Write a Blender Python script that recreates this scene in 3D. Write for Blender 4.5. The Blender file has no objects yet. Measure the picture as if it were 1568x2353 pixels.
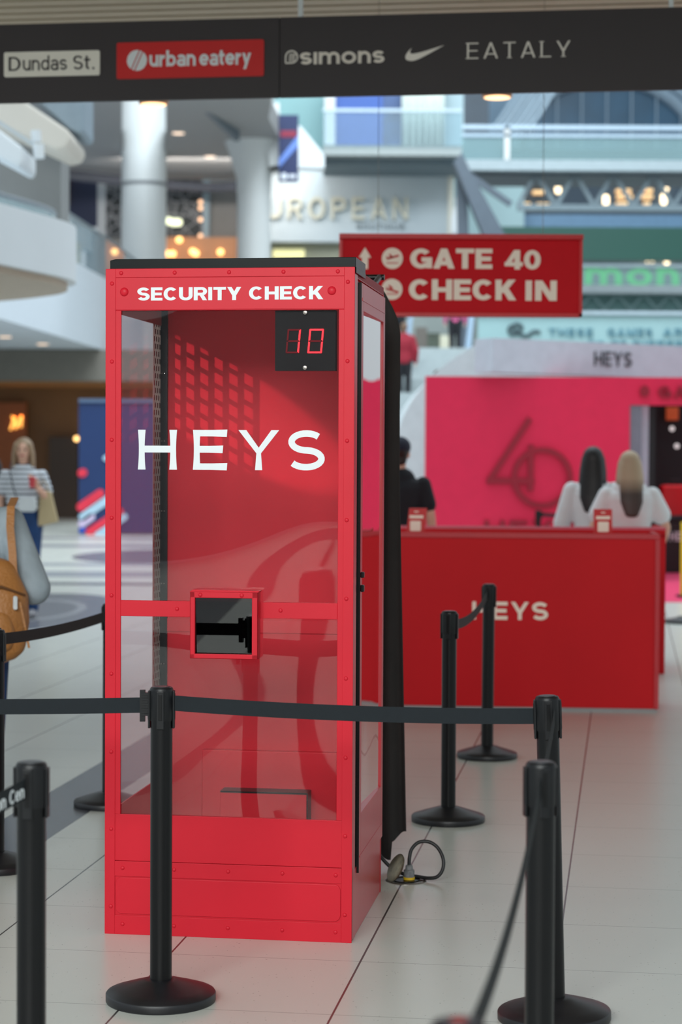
import bpy, math, random
from math import sin, cos, pi, radians as R_
from mathutils import Vector, Matrix
random.seed(7)
SC = bpy.context.scene
C = SC.collection

# ------------------------------------------------------------ camera, world, light
F_PX, PITCH, ROLL, HC = 4640.8, 0.0278, 0.0049, 1.666
W_PX, H_PX = 1568, 2353
fw = Vector((0, cos(PITCH), -sin(PITCH))); up0 = Vector((0, sin(PITCH), cos(PITCH))); rt0 = Vector((1, 0, 0))
RT = rt0*cos(ROLL) + up0*sin(ROLL); UP = -rt0*sin(ROLL) + up0*cos(ROLL)
cd = bpy.data.cameras.new('camera'); cam = bpy.data.objects.new('camera', cd); C.objects.link(cam)
cam.matrix_world = Matrix(((RT.x, UP.x, -fw.x, 0), (RT.y, UP.y, -fw.y, 0), (RT.z, UP.z, -fw.z, HC), (0, 0, 0, 1)))
cd.sensor_fit = 'VERTICAL'; cd.sensor_height = 36; cd.sensor_width = 24; cd.lens = F_PX/H_PX*36
cd.clip_end = 400
cd.dof.use_dof = True; cd.dof.focus_distance = 6.75; cd.dof.aperture_fstop = 2.9
SC.camera = cam
SC.view_settings.view_transform = 'Standard'; SC.view_settings.look = 'None'
SC.view_settings.gamma = 1; SC.view_settings.exposure = 0.5
try: SC.view_settings.use_curve_mapping = False
except Exception: pass

wd = bpy.data.worlds.new('world'); SC.world = wd; wd.use_nodes = True
nt = wd.node_tree; bg = nt.nodes['Background']
tc = nt.nodes.new('ShaderNodeTexCoord'); sp = nt.nodes.new('ShaderNodeSeparateXYZ')
cr = nt.nodes.new('ShaderNodeValToRGB')
nt.links.new(tc.outputs['Generated'], sp.inputs[0])
mr = nt.nodes.new('ShaderNodeMapRange'); mr.inputs['From Min'].default_value = -1
nt.links.new(sp.outputs['Z'], mr.inputs['Value']); nt.links.new(mr.outputs[0], cr.inputs[0])
cr.color_ramp.elements[0].position = 0.45; cr.color_ramp.elements[0].color = (.34, .37, .39, 1)
cr.color_ramp.elements[1].position = 0.85; cr.color_ramp.elements[1].color = (.80, .93, 1.0, 1)
nt.links.new(cr.outputs[0], bg.inputs[0]); bg.inputs[1].default_value = 0.85

def area(name, loc, target, sx, sy, power, col):
    ld = bpy.data.lights.new(name, 'AREA'); ld.shape = 'RECTANGLE'; ld.size = sx; ld.size_y = sy
    ld.energy = power; ld.color = col
    o = bpy.data.objects.new(name, ld); C.objects.link(o); o.location = loc
    o.rotation_euler = (Vector(target)-Vector(loc)).to_track_quat('-Z', 'Y').to_euler()
    return o
# the glazed atrium roof: behind the camera, above the hall, and over the far end
area('skylight_rear', (-2.5, -7, 6.5), (-.6, 8, 1.0), 8, 4, 1150, (.97, 1, .97))
area('skylight_hall', (0, 28, 28), (0, 42, 0), 18, 22, 2200, (.86, .95, 1))
area('fill_columns', (0, 26, 22), (-4, 58, 7), 14, 6, 3000, (.86, .94, 1))  # added fill aimed at the far white columns, not a separate roof opening
area('skylight_far', (2, 42, 22), (3, 75, 6), 24, 12, 1250, (.82, .94, 1))

area('fill_fascia', (2, 44, 23), (1, 62, 8), 12, 6, 1700, (.86, .95, 1))  # extra light added to brighten the boutique fascia, no source of its own
area('upper_lamps', (-4, 58.8, 10.1), (-4, 66, 5.5), 5, .6, 160, (1, .93, .86))
# low sun through the hall glazing, falling on the booth's perforated left edge
sl_ = bpy.data.lights.new('sun_shaft', 'SPOT'); sl_.energy = 1250; sl_.spot_size = math.radians(4.2); sl_.spot_blend = .3; sl_.shadow_soft_size = .008; sl_.color = (1, .93, .88)
so_ = bpy.data.objects.new('sun_shaft', sl_); C.objects.link(so_); so_.location = (-4.85, 6.95, 4.25)
so_.rotation_euler = (Vector((-.70, 7.74, 1.98))-so_.location).to_track_quat('-Z', 'Y').to_euler()
# ------------------------------------------------------------ helpers
def P(px, py, Y):
    d = fw + RT*((px-W_PX/2)/F_PX) - UP*((py-H_PX/2)/F_PX)
    return Vector((0, 0, HC)) + d*(Y/d.y)
def G(px, py, z=0.0):
    d = fw + RT*((px-W_PX/2)/F_PX) - UP*((py-H_PX/2)/F_PX)
    return Vector((0, 0, HC)) + d*((z-HC)/d.z)
def hit(px, py, P0, n):
    d = fw + RT*((px-W_PX/2)/F_PX) - UP*((py-H_PX/2)/F_PX); o = Vector((0, 0, HC))
    return o + d*((P0-o).dot(n)/d.dot(n))
def lin(c):
    return tuple(((v/255)/12.92 if v/255 <= .04045 else ((v/255+.055)/1.055)**2.4) for v in c)

def mat(name, rgb, rough=.5, metal=0., var=.05, scale=6., bump=0., bscale=None, emit=0., coat=0., spec=.5):
    m = bpy.data.materials.new(name); m.use_nodes = True; n = m.node_tree; b = n.nodes['Principled BSDF']
    c = lin(rgb)
    b.inputs['Roughness'].default_value = rough; b.inputs['Metallic'].default_value = metal
    b.inputs['Specular IOR Level'].default_value = spec
    b.inputs['Coat Weight'].default_value = coat
    t = n.nodes.new('ShaderNodeTexCoord'); no = n.nodes.new('ShaderNodeTexNoise'); no.inputs['Scale'].default_value = scale
    no.inputs['Detail'].default_value = 4
    n.links.new(t.outputs['Object'], no.inputs['Vector'])
    r = n.nodes.new('ShaderNodeValToRGB'); n.links.new(no.outputs['Fac'], r.inputs[0])
    r.color_ramp.elements[0].position = .3; r.color_ramp.elements[1].position = .7
    r.color_ramp.elements[0].color = tuple(v*(1-var) for v in c)+(1,)
    r.color_ramp.elements[1].color = tuple(min(1, v*(1+var)) for v in c)+(1,)
    n.links.new(r.outputs[0], b.inputs['Base Color'])
    if emit:
        n.links.new(r.outputs[0], b.inputs['Emission Color']); b.inputs['Emission Strength'].default_value = emit
    if bump:
        n2 = n.nodes.new('ShaderNodeTexNoise'); n2.inputs['Scale'].default_value = bscale or scale*20
        n.links.new(t.outputs['Object'], n2.inputs['Vector'])
        bu = n.nodes.new('ShaderNodeBump'); bu.inputs['Strength'].default_value = bump; bu.inputs['Distance'].default_value = .01
        n.links.new(n2.outputs['Fac'], bu.inputs['Height']); n.links.new(bu.outputs[0], b.inputs['Normal'])
    return m
def glass(name, tint=(1, 1, 1), ior=1.5, base=0., rough=0., wave=0., wscale=2., haze=0., hcol=(.7, .75, .78)):
    m = bpy.data.materials.new(name); m.use_nodes = True; n = m.node_tree
    for x in list(n.nodes): n.nodes.remove(x)
    out = n.nodes.new('ShaderNodeOutputMaterial'); mix = n.nodes.new('ShaderNodeMixShader')
    tr = n.nodes.new('ShaderNodeBsdfTransparent'); tr.inputs[0].default_value = (*tint, 1)
    gl = n.nodes.new('ShaderNodeBsdfGlossy'); gl.inputs['Roughness'].default_value = rough; gl.inputs[0].default_value = (1, 1, 1, 1)
    fr = n.nodes.new('ShaderNodeFresnel'); fr.inputs[0].default_value = ior
    ad = n.nodes.new('ShaderNodeMath'); ad.operation = 'ADD'; ad.inputs[1].default_value = base; ad.use_clamp = True
    ge = n.nodes.new('ShaderNodeNewGeometry'); iv = n.nodes.new('ShaderNodeMath'); iv.operation = 'SUBTRACT'; iv.inputs[0].default_value = 1
    n.links.new(ge.outputs['Backfacing'], iv.inputs[1])
    mu = n.nodes.new('ShaderNodeMath'); mu.operation = 'MULTIPLY'; n.links.new(ad.outputs[0], mu.inputs[0]); n.links.new(iv.outputs[0], mu.inputs[1])
    n.links.new(fr.outputs[0], ad.inputs[0]); n.links.new(mu.outputs[0], mix.inputs[0])
    a = tr
    if haze:
        df = n.nodes.new('ShaderNodeBsdfDiffuse'); df.inputs[0].default_value = (*hcol, 1)
        m2 = n.nodes.new('ShaderNodeMixShader'); m2.inputs[0].default_value = haze
        n.links.new(tr.outputs[0], m2.inputs[1]); n.links.new(df.outputs[0], m2.inputs[2]); a = m2
    n.links.new(a.outputs[0], mix.inputs[1]); n.links.new(gl.outputs[0], mix.inputs[2])
    if wave:
        t = n.nodes.new('ShaderNodeTexCoord'); no = n.nodes.new('ShaderNodeTexNoise'); no.inputs['Scale'].default_value = wscale
        no.inputs['Detail'].default_value = 0
        n.links.new(t.outputs['Object'], no.inputs['Vector'])
        bu = n.nodes.new('ShaderNodeBump'); bu.inputs['Strength'].default_value = 1; bu.inputs['Distance'].default_value = wave
        n.links.new(no.outputs['Fac'], bu.inputs['Height'])
        n.links.new(bu.outputs[0], gl.inputs['Normal'])
    n.links.new(mix.outputs[0], out.inputs[0])
    return m

class MB:
    def __init__(s): s.v = []; s.f = []
    def add(s, vs, fs):
        o = len(s.v); s.v += [Vector(v) for v in vs]; s.f += [tuple(i+o for i in f) for f in fs]
    def box(s, x0, x1, y0, y1, z0, z1):
        s.add([(x0, y0, z0), (x1, y0, z0), (x1, y1, z0), (x0, y1, z0), (x0, y0, z1), (x1, y0, z1), (x1, y1, z1), (x0, y1, z1)],
              [(0, 3, 2, 1), (4, 5, 6, 7), (0, 1, 5, 4), (1, 2, 6, 5), (2, 3, 7, 6), (3, 0, 4, 7)])
        return s
    def pbox(s, x0, y0, x1, y1, Y, d=.3):      # a box whose front fills this part of the view at distance Y
        a = P(x0, (y0+y1)/2, Y); b = P(x1, (y0+y1)/2, Y); t = P((x0+x1)/2, y0, Y); u = P((x0+x1)/2, y1, Y)
        return s.box(a.x, b.x, Y, Y+d, u.z, t.z)
    def rings(s, rs, cap=True, closed=True):
        n = len(rs[0]); vs = [v for r in rs for v in r]; fs = []
        for i in range(len(rs)-1):
            for j in range(n if closed else n-1):
                k = (j+1) % n
                fs.append((i*n+j, i*n+k, (i+1)*n+k, (i+1)*n+j))
        if cap:
            fs.append(tuple(range(n-1, -1, -1))); fs.append(tuple((len(rs)-1)*n+j for j in range(n)))
        s.add(vs, fs); return s
    def lathe(s, prof, c=(0, 0, 0), n=32):
        return s.rings([[Vector((c[0]+r*cos(2*pi*j/n), c[1]+r*sin(2*pi*j/n), c[2]+z)) for j in range(n)] for r, z in prof])
    def tube(s, pts, r, n=10, r2=None, flat=1.0):
        pts = [Vector(p) for p in pts]; rs = []; m = len(pts)
        prev = None
        for i, p in enumerate(pts):
            t = (pts[min(i+1, m-1)]-pts[max(i-1, 0)]).normalized()
            if prev is None:
                a = Vector((0, 0, 1)) if abs(t.z) < .9 else Vector((0, 1, 0))
            else: a = prev
            x = (a - t*a.dot(t)).normalized(); prev = x; y = t.cross(x)
            rr = r[i] if isinstance(r, (list, tuple)) else (r if r2 is None else r+(r2-r)*i/(m-1))
            rs.append([p + x*rr*cos(2*pi*j/n) + y*rr*flat*sin(2*pi*j/n) for j in range(n)])
        return s.rings(rs)
    def cone_seg(s, pts, rads, n=14):          # limb: vertical-ish loft with elliptical sections, rounded ends
        pts = [Vector(p) for p in pts]; rs = []; m = len(pts)
        ex = []
        for i, p in enumerate(pts):
            t = (pts[min(i+1, m-1)]-pts[max(i-1, 0)]).normalized(); ex.append((p, t, rads[i]))
        p, t, r = ex[0]; seq = [(p-t*min(r)*k, t, (r[0]*q, r[1]*q)) for k, q in ((.95, .3), (.7, .7), (.35, .93))]
        seq += ex
        p, t, r = ex[-1]; seq += [(p+t*min(r)*k, t, (r[0]*q, r[1]*q)) for k, q in ((.35, .93), (.7, .7), (.95, .3))]
        for p, t, r in seq:
            a = Vector((1, 0, 0)) if abs(t.x) < .85 else Vector((0, 0, 1))
            x = (a - t*a.dot(t)).normalized(); y = t.cross(x)
            rs.append([p + x*r[0]*cos(2*pi*j/n) + y*r[1]*sin(2*pi*j/n) for j in range(n)])
        return s.rings(rs)
    def sph(s, c, r, nu=16, nv=10):
        if not isinstance(r, (tuple, list)): r = (r, r, r)
        rs = []
        for i in range(nv+1):
            a = -pi/2 + pi*max(.02, min(nv-.02, i))/nv
            rs.append([Vector((c[0]+r[0]*cos(a)*cos(2*pi*j/nu), c[1]+r[1]*cos(a)*sin(2*pi*j/nu), c[2]+r[2]*sin(a))) for j in range(nu)])
        return s.rings(rs)
    def poly(s, pts, y0, y1):                  # polygon in x,z pushed from y0 to y1
        n = len(pts)
        vs = [(x, y0, z) for x, z in pts]+[(x, y1, z) for x, z in pts]
        s.add(vs, [tuple(range(n)), tuple(range(2*n-1, n-1, -1))]+[(i, i+n, (i+1) % n+n, (i+1) % n) for i in range(n)])
        return s
    def flat(s, pts, z0, z1):                  # polygon in x,y pushed from z0 to z1
        n = len(pts)
        vs = [(x, y, z0) for x, y in pts]+[(x, y, z1) for x, y in pts]
        s.add(vs, [tuple(range(n-1, -1, -1)), tuple(range(n, 2*n))]+[(i, (i+1) % n, (i+1) % n+n, i+n) for i in range(n)])
        return s
    def beam(s, a, b, w, h=None):
        h = h or w; a = Vector(a); b = Vector(b); t = (b-a).normalized()
        q = Vector((0, 0, 1)) if abs(t.z) < .95 else Vector((0, 1, 0))
        x = t.cross(q).normalized(); y = x.cross(t)
        rs = [[p+x*i*w/2+y*j*h/2 for i, j in ((-1, -1), (1, -1), (1, 1), (-1, 1))] for p in (a, b)]
        return s.rings(rs)
    def strip(s, pts, tx, tz, y0, y1):         # thick pen line in the x,z plane
        m = len(pts); L = []; Rr = []
        for i in range(m):
            x0, z0 = pts[max(i-1, 0)]; x1, z1 = pts[min(i+1, m-1)]
            dx, dz = (x1-x0)/tx, (z1-z0)/tz; l = math.hypot(dx, dz) or 1
            nx, nz = -dz/l*tx/2, dx/l*tz/2
            L.append((pts[i][0]+nx, pts[i][1]+nz)); Rr.append((pts[i][0]-nx, pts[i][1]-nz))
        vs = []
        for q in range(m): vs += [(L[q][0], y0, L[q][1]), (Rr[q][0], y0, Rr[q][1]), (Rr[q][0], y1, Rr[q][1]), (L[q][0], y1, L[q][1])]
        fs = [(0, 1, 2, 3), (4*m-1, 4*m-2, 4*m-3, 4*m-4)]
        for q in range(m-1):
            a = 4*q; b = a+4
            for k in range(4): fs.append((a+k, b+k, b+(k+1) % 4, a+(k+1) % 4))
        s.add(vs, fs); return s
    def ribbon(s, pts, w, t=.0016, upv=Vector((0, 0, 1))):
        pts = [Vector(p) for p in pts]; rs = []; m = len(pts)
        for i, p in enumerate(pts):
            d = (pts[min(i+1, m-1)]-pts[max(i-1, 0)]).normalized(); nn = d.cross(upv).normalized(); u = upv
            rs.append([p+u*w/2+nn*t/2, p+u*w/2-nn*t/2, p-u*w/2-nn*t/2, p-u*w/2+nn*t/2])
        return s.rings(rs)
    def build(s, name, m, parent=None, smooth=False, bevel=0, label=None, world=False, remesh=0, soft=6, thick=0, sub=0):
        vs = s.v
        if world and parent:
            r = parent
            while r.parent: r = r.parent
            inv = Matrix.LocRotScale(r.location, r.rotation_euler, r.scale).inverted()
            vs = [inv @ v for v in vs]
        off = Vector((0, 0, 0))
        if parent is None and vs:
            xs = [v.x for v in vs]; ys = [v.y for v in vs]
            off = Vector(((min(xs)+max(xs))/2, (min(ys)+max(ys))/2, min(v.z for v in vs)))
            vs = [v-off for v in vs]
        me = bpy.data.meshes.new(name); me.from_pydata([tuple(v) for v in vs], [], s.f); me.update()
        import bmesh
        bm = bmesh.new(); bm.from_mesh(me); bmesh.ops.recalc_face_normals(bm, faces=bm.faces); bm.to_mesh(me); bm.free()
        if smooth:
            for p_ in me.polygons: p_.use_smooth = True
        o = bpy.data.objects.new(name, me); C.objects.link(o); o.location = off
        for mm in (m if isinstance(m, list) else [m]): me.materials.append(mm)
        if parent: o.parent = parent
        if label: o['label'] = label
        if thick:
            k = o.modifiers.new('t', 'SOLIDIFY'); k.thickness = thick; k.offset = 0
        if remesh:
            k = o.modifiers.new('r', 'REMESH'); k.mode = 'VOXEL'; k.voxel_size = remesh; k.use_smooth_shade = True
            k = o.modifiers.new('s', 'SMOOTH'); k.iterations = soft; k.factor = .5
        if sub:
            k = o.modifiers.new('s', 'SUBSURF'); k.levels = sub; k.render_levels = sub
        if bevel:
            k = o.modifiers.new('b', 'BEVEL'); k.width = bevel; k.segments = 2; k.limit_method = 'ANGLE'; k.angle_limit = .7
            k.harden_normals = False
        if smooth and not remesh:
            try: me.set_sharp_from_angle(angle=R_(42))
            except Exception: pass
        return o
def tag(o, label, cat, group=None, kind=None):
    if label: o['label'] = label
    if cat: o['category'] = cat
    if group: o['group'] = group
    if kind: o['kind'] = kind
    return o
def thing(name, label, cat, loc=(0, 0, 0), rotz=0, group=None):
    o = bpy.data.objects.new(name, None); C.objects.link(o); o.empty_display_size = .1
    o.location = loc; o.rotation_euler = (0, 0, rotz); return tag(o, label, cat, group)
def struct(name, mb, m, label=None, **k):
    o = mb.build(name, m, None, **k); o['kind'] = 'structure'
    if label: o['label'] = label
    return o
def copy_tree(o, parent=None):
    c = o.copy(); C.objects.link(c); c.parent = parent
    for ch in o.children: copy_tree(ch, c)
    return c
def arc(cx, cy, rx, ry, a0, a1, n=14):
    return [(cx+rx*cos(R_(a0+(a1-a0)*i/n)), cy+ry*sin(R_(a0+(a1-a0)*i/n))) for i in range(n+1)]
def rrect(x0, x1, y0, y1, r, n=6):
    return (arc(x1-r, y0+r, r, r, -90, 0, n)+arc(x1-r, y1-r, r, r, 0, 90, n)+arc(x0+r, y1-r, r, r, 90, 180, n)+arc(x0+r, y0+r, r, r, 180, 270, n))

# pen-stroke lettering: every glyph is (width, strokes); 'd' is a slanted bar with level ends
def glyph(ch, t, s):
    L = t/2; B = s/2; T = 1-s/2
    def D(x0, y0, x1, y1, k=1.15): return ('d', x0, y0, x1, y1, t*k)
    if ch == 'H': W = .80; return W, [[(L, 0), (L, 1)], [(W-L, 0), (W-L, 1)], [(0, .5), (W, .5)]]
    if ch == 'E': W = .68; return W, [[(L, 0), (L, 1)], [(L, T), (W, T)], [(L, B), (W, B)], [(L, .5), (W*.93, .5)]]
    if ch == 'F': W = .66; return W, [[(L, 0), (L, 1)], [(L, T), (W, T)], [(L, .5), (W*.93, .5)]]
    if ch == 'L': W = .62; return W, [[(L, 0), (L, 1)], [(L, B), (W, B)]]
    if ch == 'T': W = .74; return W, [[(W/2, 0), (W/2, 1)], [(0, T), (W, T)]]
    if ch == 'I': W = t; return W, [[(L, 0), (L, 1)]]
    if ch == 'N': W = .82; return W, [[(L, 0), (L, 1)], [(W-L, 0), (W-L, 1)], D(t*.6, 1, W-t*.6, 0, 1.1)]
    if ch == 'M': W = .95; return W, [[(L, 0), (L, 1)], [(W-L, 0), (W-L, 1)], D(t*.6, 1, W/2, 0, 1.0), D(W/2, 0, W-t*.6, 1, 1.0)]
    if ch == 'K': W = .80; return W, [[(L, 0), (L, 1)], D(t*.9, .36, W-t*.65, 1, 1.25), D(W*.47, .56, W-t*.55, 0, 1.2)]
    if ch == 'Y': W = .82; return W, [[(W/2, 0), (W/2, .46)], D(W/2, .38, t*.55, 1, 1.12), D(W/2, .38, W-t*.55, 1, 1.12)]
    if ch == 'A': W = .86; return W, [D(t*.52, 0, W/2, 1, 1.05), D(W-t*.52, 0, W/2, 1, 1.05), [(W*.22, .28), (W*.78, .28)]]
    if ch == 'V': W = .84; return W, [D(t*.52, 1, W/2, 0, 1.05), D(W-t*.52, 1, W/2, 0, 1.05)]
    if ch in 'OQ': W = .90; return W, [arc(W/2, .5, W/2-L, .5-B, 0, 360, 28)]
    if ch == '0': W = .70; return W, [arc(W/2, .5, W/2-L, .5-B, 0, 360, 28)]
    if ch == 'C': W = .84; return W, [arc(W/2, .5, W/2-L, .5-B, 42, 318, 24)]
    if ch == 'G': W = .88; return W, [arc(W/2, .5, W/2-L, .5-B, 42, 318, 24), [(W*.52, .45), (W, .45)], [(W-L, 0.02), (W-L, .5)]]
    if ch == 'U': W = .80; return W, [[(L, 1), (L, .36)]+arc(W/2, .36, W/2-L, .36-B, 180, 360, 14)+[(W-L, .36), (W-L, 1)]]
    if ch == 'J': W = .6; return W, [[(W-L, 1), (W-L, .3)]+arc(W/2, .3, W/2-L, .3-B, 0, -180, 12)]
    if ch in 'PRBD':
        W = .78 if ch != 'D' else .84; m = .47 if ch != 'D' else B; r = (T-m)/2
        bow = [(L, T), (W-L-r*.9, T)]+arc(W-L-r*.9, (T+m)/2, r*.9, r, 90, -90, 12)+[(L, m)]
        g = [[(L, 0), (L, 1)], bow]
        if ch == 'R': g += [D(W*.55, .47, W-t*.55, 0, 1.1)]
        if ch == 'B': g += [[(W-L-r, m), (W-L-r*.9, m)]+arc(W-L-r*.9, (m+B)/2, r*.95, (m-B)/2, 90, -90, 12)+[(L, B)]]
        return W, g
    if ch == 'S':
        W = .74; u = (T+.5)/2; l = (B+.5)/2; ry = (T-.5)/2; rx = W/2-L
        return W, [arc(W/2, u, rx, ry, 25, 180, 10)+arc(W/2, u, rx, ry, 195, 270, 5)+arc(W/2, l, rx, ry, 90, 15, 5)+arc(W/2, l, rx, ry, 0, -155, 10)]
    if ch == '4': W = .76; return W, [[(W*.70, 0), (W*.70, 1)], [(0, .27), (W, .27)], D(t*.45, .25, W*.70-t*.1, 1, 1.0)]
    if ch == '1': W = .4; return W, [[(W-L, 0), (W-L, 1)], D(0.03, .75, W-L, 1, .8)]
    # lower case, x-height .72
    x = .72; X = x-B
    if ch == 'i': return t, [[(L, 0), (L, x)]]
    if ch == 'l': return t, [[(L, 0), (L, 1)]]
    if ch == 'o': W = .74; return W, [arc(W/2, x/2, W/2-L, x/2-B, 0, 360, 24)]
    if ch == 'n': W = .64; return W, [[(L, 0), (L, x)], arc(W/2, X-.26, W/2-L, .26, 180, 0, 12)+[(W-L, 0)]]
    if ch == 'u': W = .64; return W, [[(W-L, 0), (W-L, x)], [(L, x)]+arc(W/2, B+.26, W/2-L, .26, 180, 360, 12)]
    if ch == 'm': W = 1.06; q = (W-t)/2; return W, [[(L, 0), (L, x)], arc(L+q/2, X-.24, q/2, .24, 180, 0, 10)+[(L+q, 0)], arc(L+q*1.5, X-.24, q/2, .24, 180, 0, 10)+[(W-L, 0)]]
    if ch == 'r': W = .44; return W, [[(L, 0), (L, x)], arc(W*.95, X-.3, W*.95-L, .3, 180, 95, 8)]
    if ch == 'b': W = .68; return W, [[(L, 0), (L, 1)], arc(W/2, x/2, W/2-L, x/2-B, 0, 360, 22)]
    if ch == 'd': W = .68; return W, [[(W-L, 0), (W-L, 1)], arc(W/2, x/2, W/2-L, x/2-B, 0, 360, 22)]
    if ch == 'a': W = .64; return W, [[(W-L, 0), (W-L, x*.7)]+arc(W/2, x*.66, W/2-L, X-x*.66, 0, 155, 10), arc(W/2, .22, W/2-L, .22-B+.02, 0, 360, 18)]
    if ch == 'e': W = .70; return W, [[(L, x/2), (W-L*.6, x/2)], arc(W/2, x/2, W/2-L, x/2-B, 0, 320, 22)]
    if ch == 't': W = .42; return W, [[(W*.42, .92), (W*.42, .2)]+arc(W*.42+.17, .2, .17, .2-B, 180, 270, 6), [(0, x-B), (W, x-B)]]
    if ch == 'y': W = .66; return W, [D(t*.55, x, W/2, 0, 1.05), D(W*.28, -.28, W-t*.55, x, 1.05)]
    if ch == 's':
        W = .60; h = x/2; u = (X+h)/2; l = (B+h)/2; ry = (X-h)/2; rx = W/2-L
        return W, [arc(W/2, u, rx, ry, 25, 270, 14)+arc(W/2, l, rx, ry, 90, -155, 14)]
    if ch == '.': return t, [[(L, 0), (L, t)]]
    return .34, []
def text(mb, st, x0, x1, z0, z1, t, s, y0, y1, gap=.12, serif=False):
    gs = [glyph(c, t, s) for c in st]; tot = sum(g[0] for g in gs)+gap*(len(st)-1)
    kx = (x1-x0)/tot; kz = z1-z0; x = 0
    cnt = 0
    for W, g in gs:
        for q in g:
            cnt += 1; y0 -= (1 if y1 > y0 else -1)*(y1-y0)*.04*(1 if cnt % 3 else -2)
            if q[0] == 'd':
                _, a, b, c, d, w = q
                pl = [(a-w/2, b), (a+w/2, b), (c+w/2, d), (c-w/2, d)]
                mb.poly([(x0+(x+p)*kx, z0+r*kz) for p, r in pl], y0, y1)
            else:
                mb.strip([(x0+(x+p)*kx, z0+r*kz) for p, r in q], t*kx, s*kz, y0, y1)
                if serif and len(q) == 2 and abs(q[0][0]-q[1][0]) < .01:
                    for e in q: mb.box(x0+(x+e[0]-.14)*kx, x0+(x+e[0]+.14)*kx, y0, y1, z0+(e[1]*.955)*kz, z0+(e[1]*.955+.045)*kz)
        x += W+gap
    return mb

# ------------------------------------------------------------ materials
RED = mat('red_paint', (204, 24, 44), .45, spec=.3, var=.04, scale=3, bump=.02, bscale=500)
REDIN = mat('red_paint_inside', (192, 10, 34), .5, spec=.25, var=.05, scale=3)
REDD = mat('red_counter', (204, 10, 24), .6, spec=.25, var=.04, scale=2, bump=.03, bscale=400)
REDS = mat('red_sign', (206, 12, 28), .6, spec=.2, var=.03)
PINK = mat('crimson_wall', (224, 18, 72), .5, var=.03)
LETW = mat('white_lettering', (226, 232, 236), .5, var=.01)
LETC = mat('cream_lettering', (252, 232, 216), .5, var=.01)
BLK = mat('black_plastic', (16, 17, 20), .4, spec=.35, var=.1, scale=20)
BLKM = mat('black_metal', (11, 11, 13), .34, spec=.3, var=.1, scale=8, bump=.01, bscale=60)
BLKB = mat('black_base', (24, 24, 28), .42, var=.25, scale=14)
BELT = mat('belt_fabric', (17, 25, 31), .85, var=.06, scale=60, bump=.3, bscale=900)
BELTB = mat('brown_black_belt', (34, 26, 26), .8, var=.06, scale=60)
CLOTH = mat('black_cloth', (38, 34, 33), .9, var=.15, scale=5, bump=.2, bscale=300)
STEEL = mat('steel', (150, 145, 138), .3, .9, var=.15, scale=30)
WHITE = mat('white_paint', (214, 220, 224), .6, var=.02, scale=1)
CREAM = mat('cream_paint', (206, 200, 190), .6, var=.02, scale=1)
GREY = mat('grey_plaster', (140, 142, 145), .7, var=.05, scale=1)
LGREY = mat('pale_grey_plaster', (176, 180, 184), .7, var=.04, scale=1)
GLS = glass('clear_pane', (.97, .95, .965), 1.25, wave=.0)
PANE = glass('bowed_acrylic', (.985, .97, .975), 1.55, base=.005, wave=.03, wscale=1.7, haze=.006)
TINT = glass('tinted_pane', (.14, .17, .19), 1.55, base=.035)
RAILG = glass('rail_glass', (.80, .90, .92), 1.5, base=.06, haze=.28, hcol=(.5, .66, .70))

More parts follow.
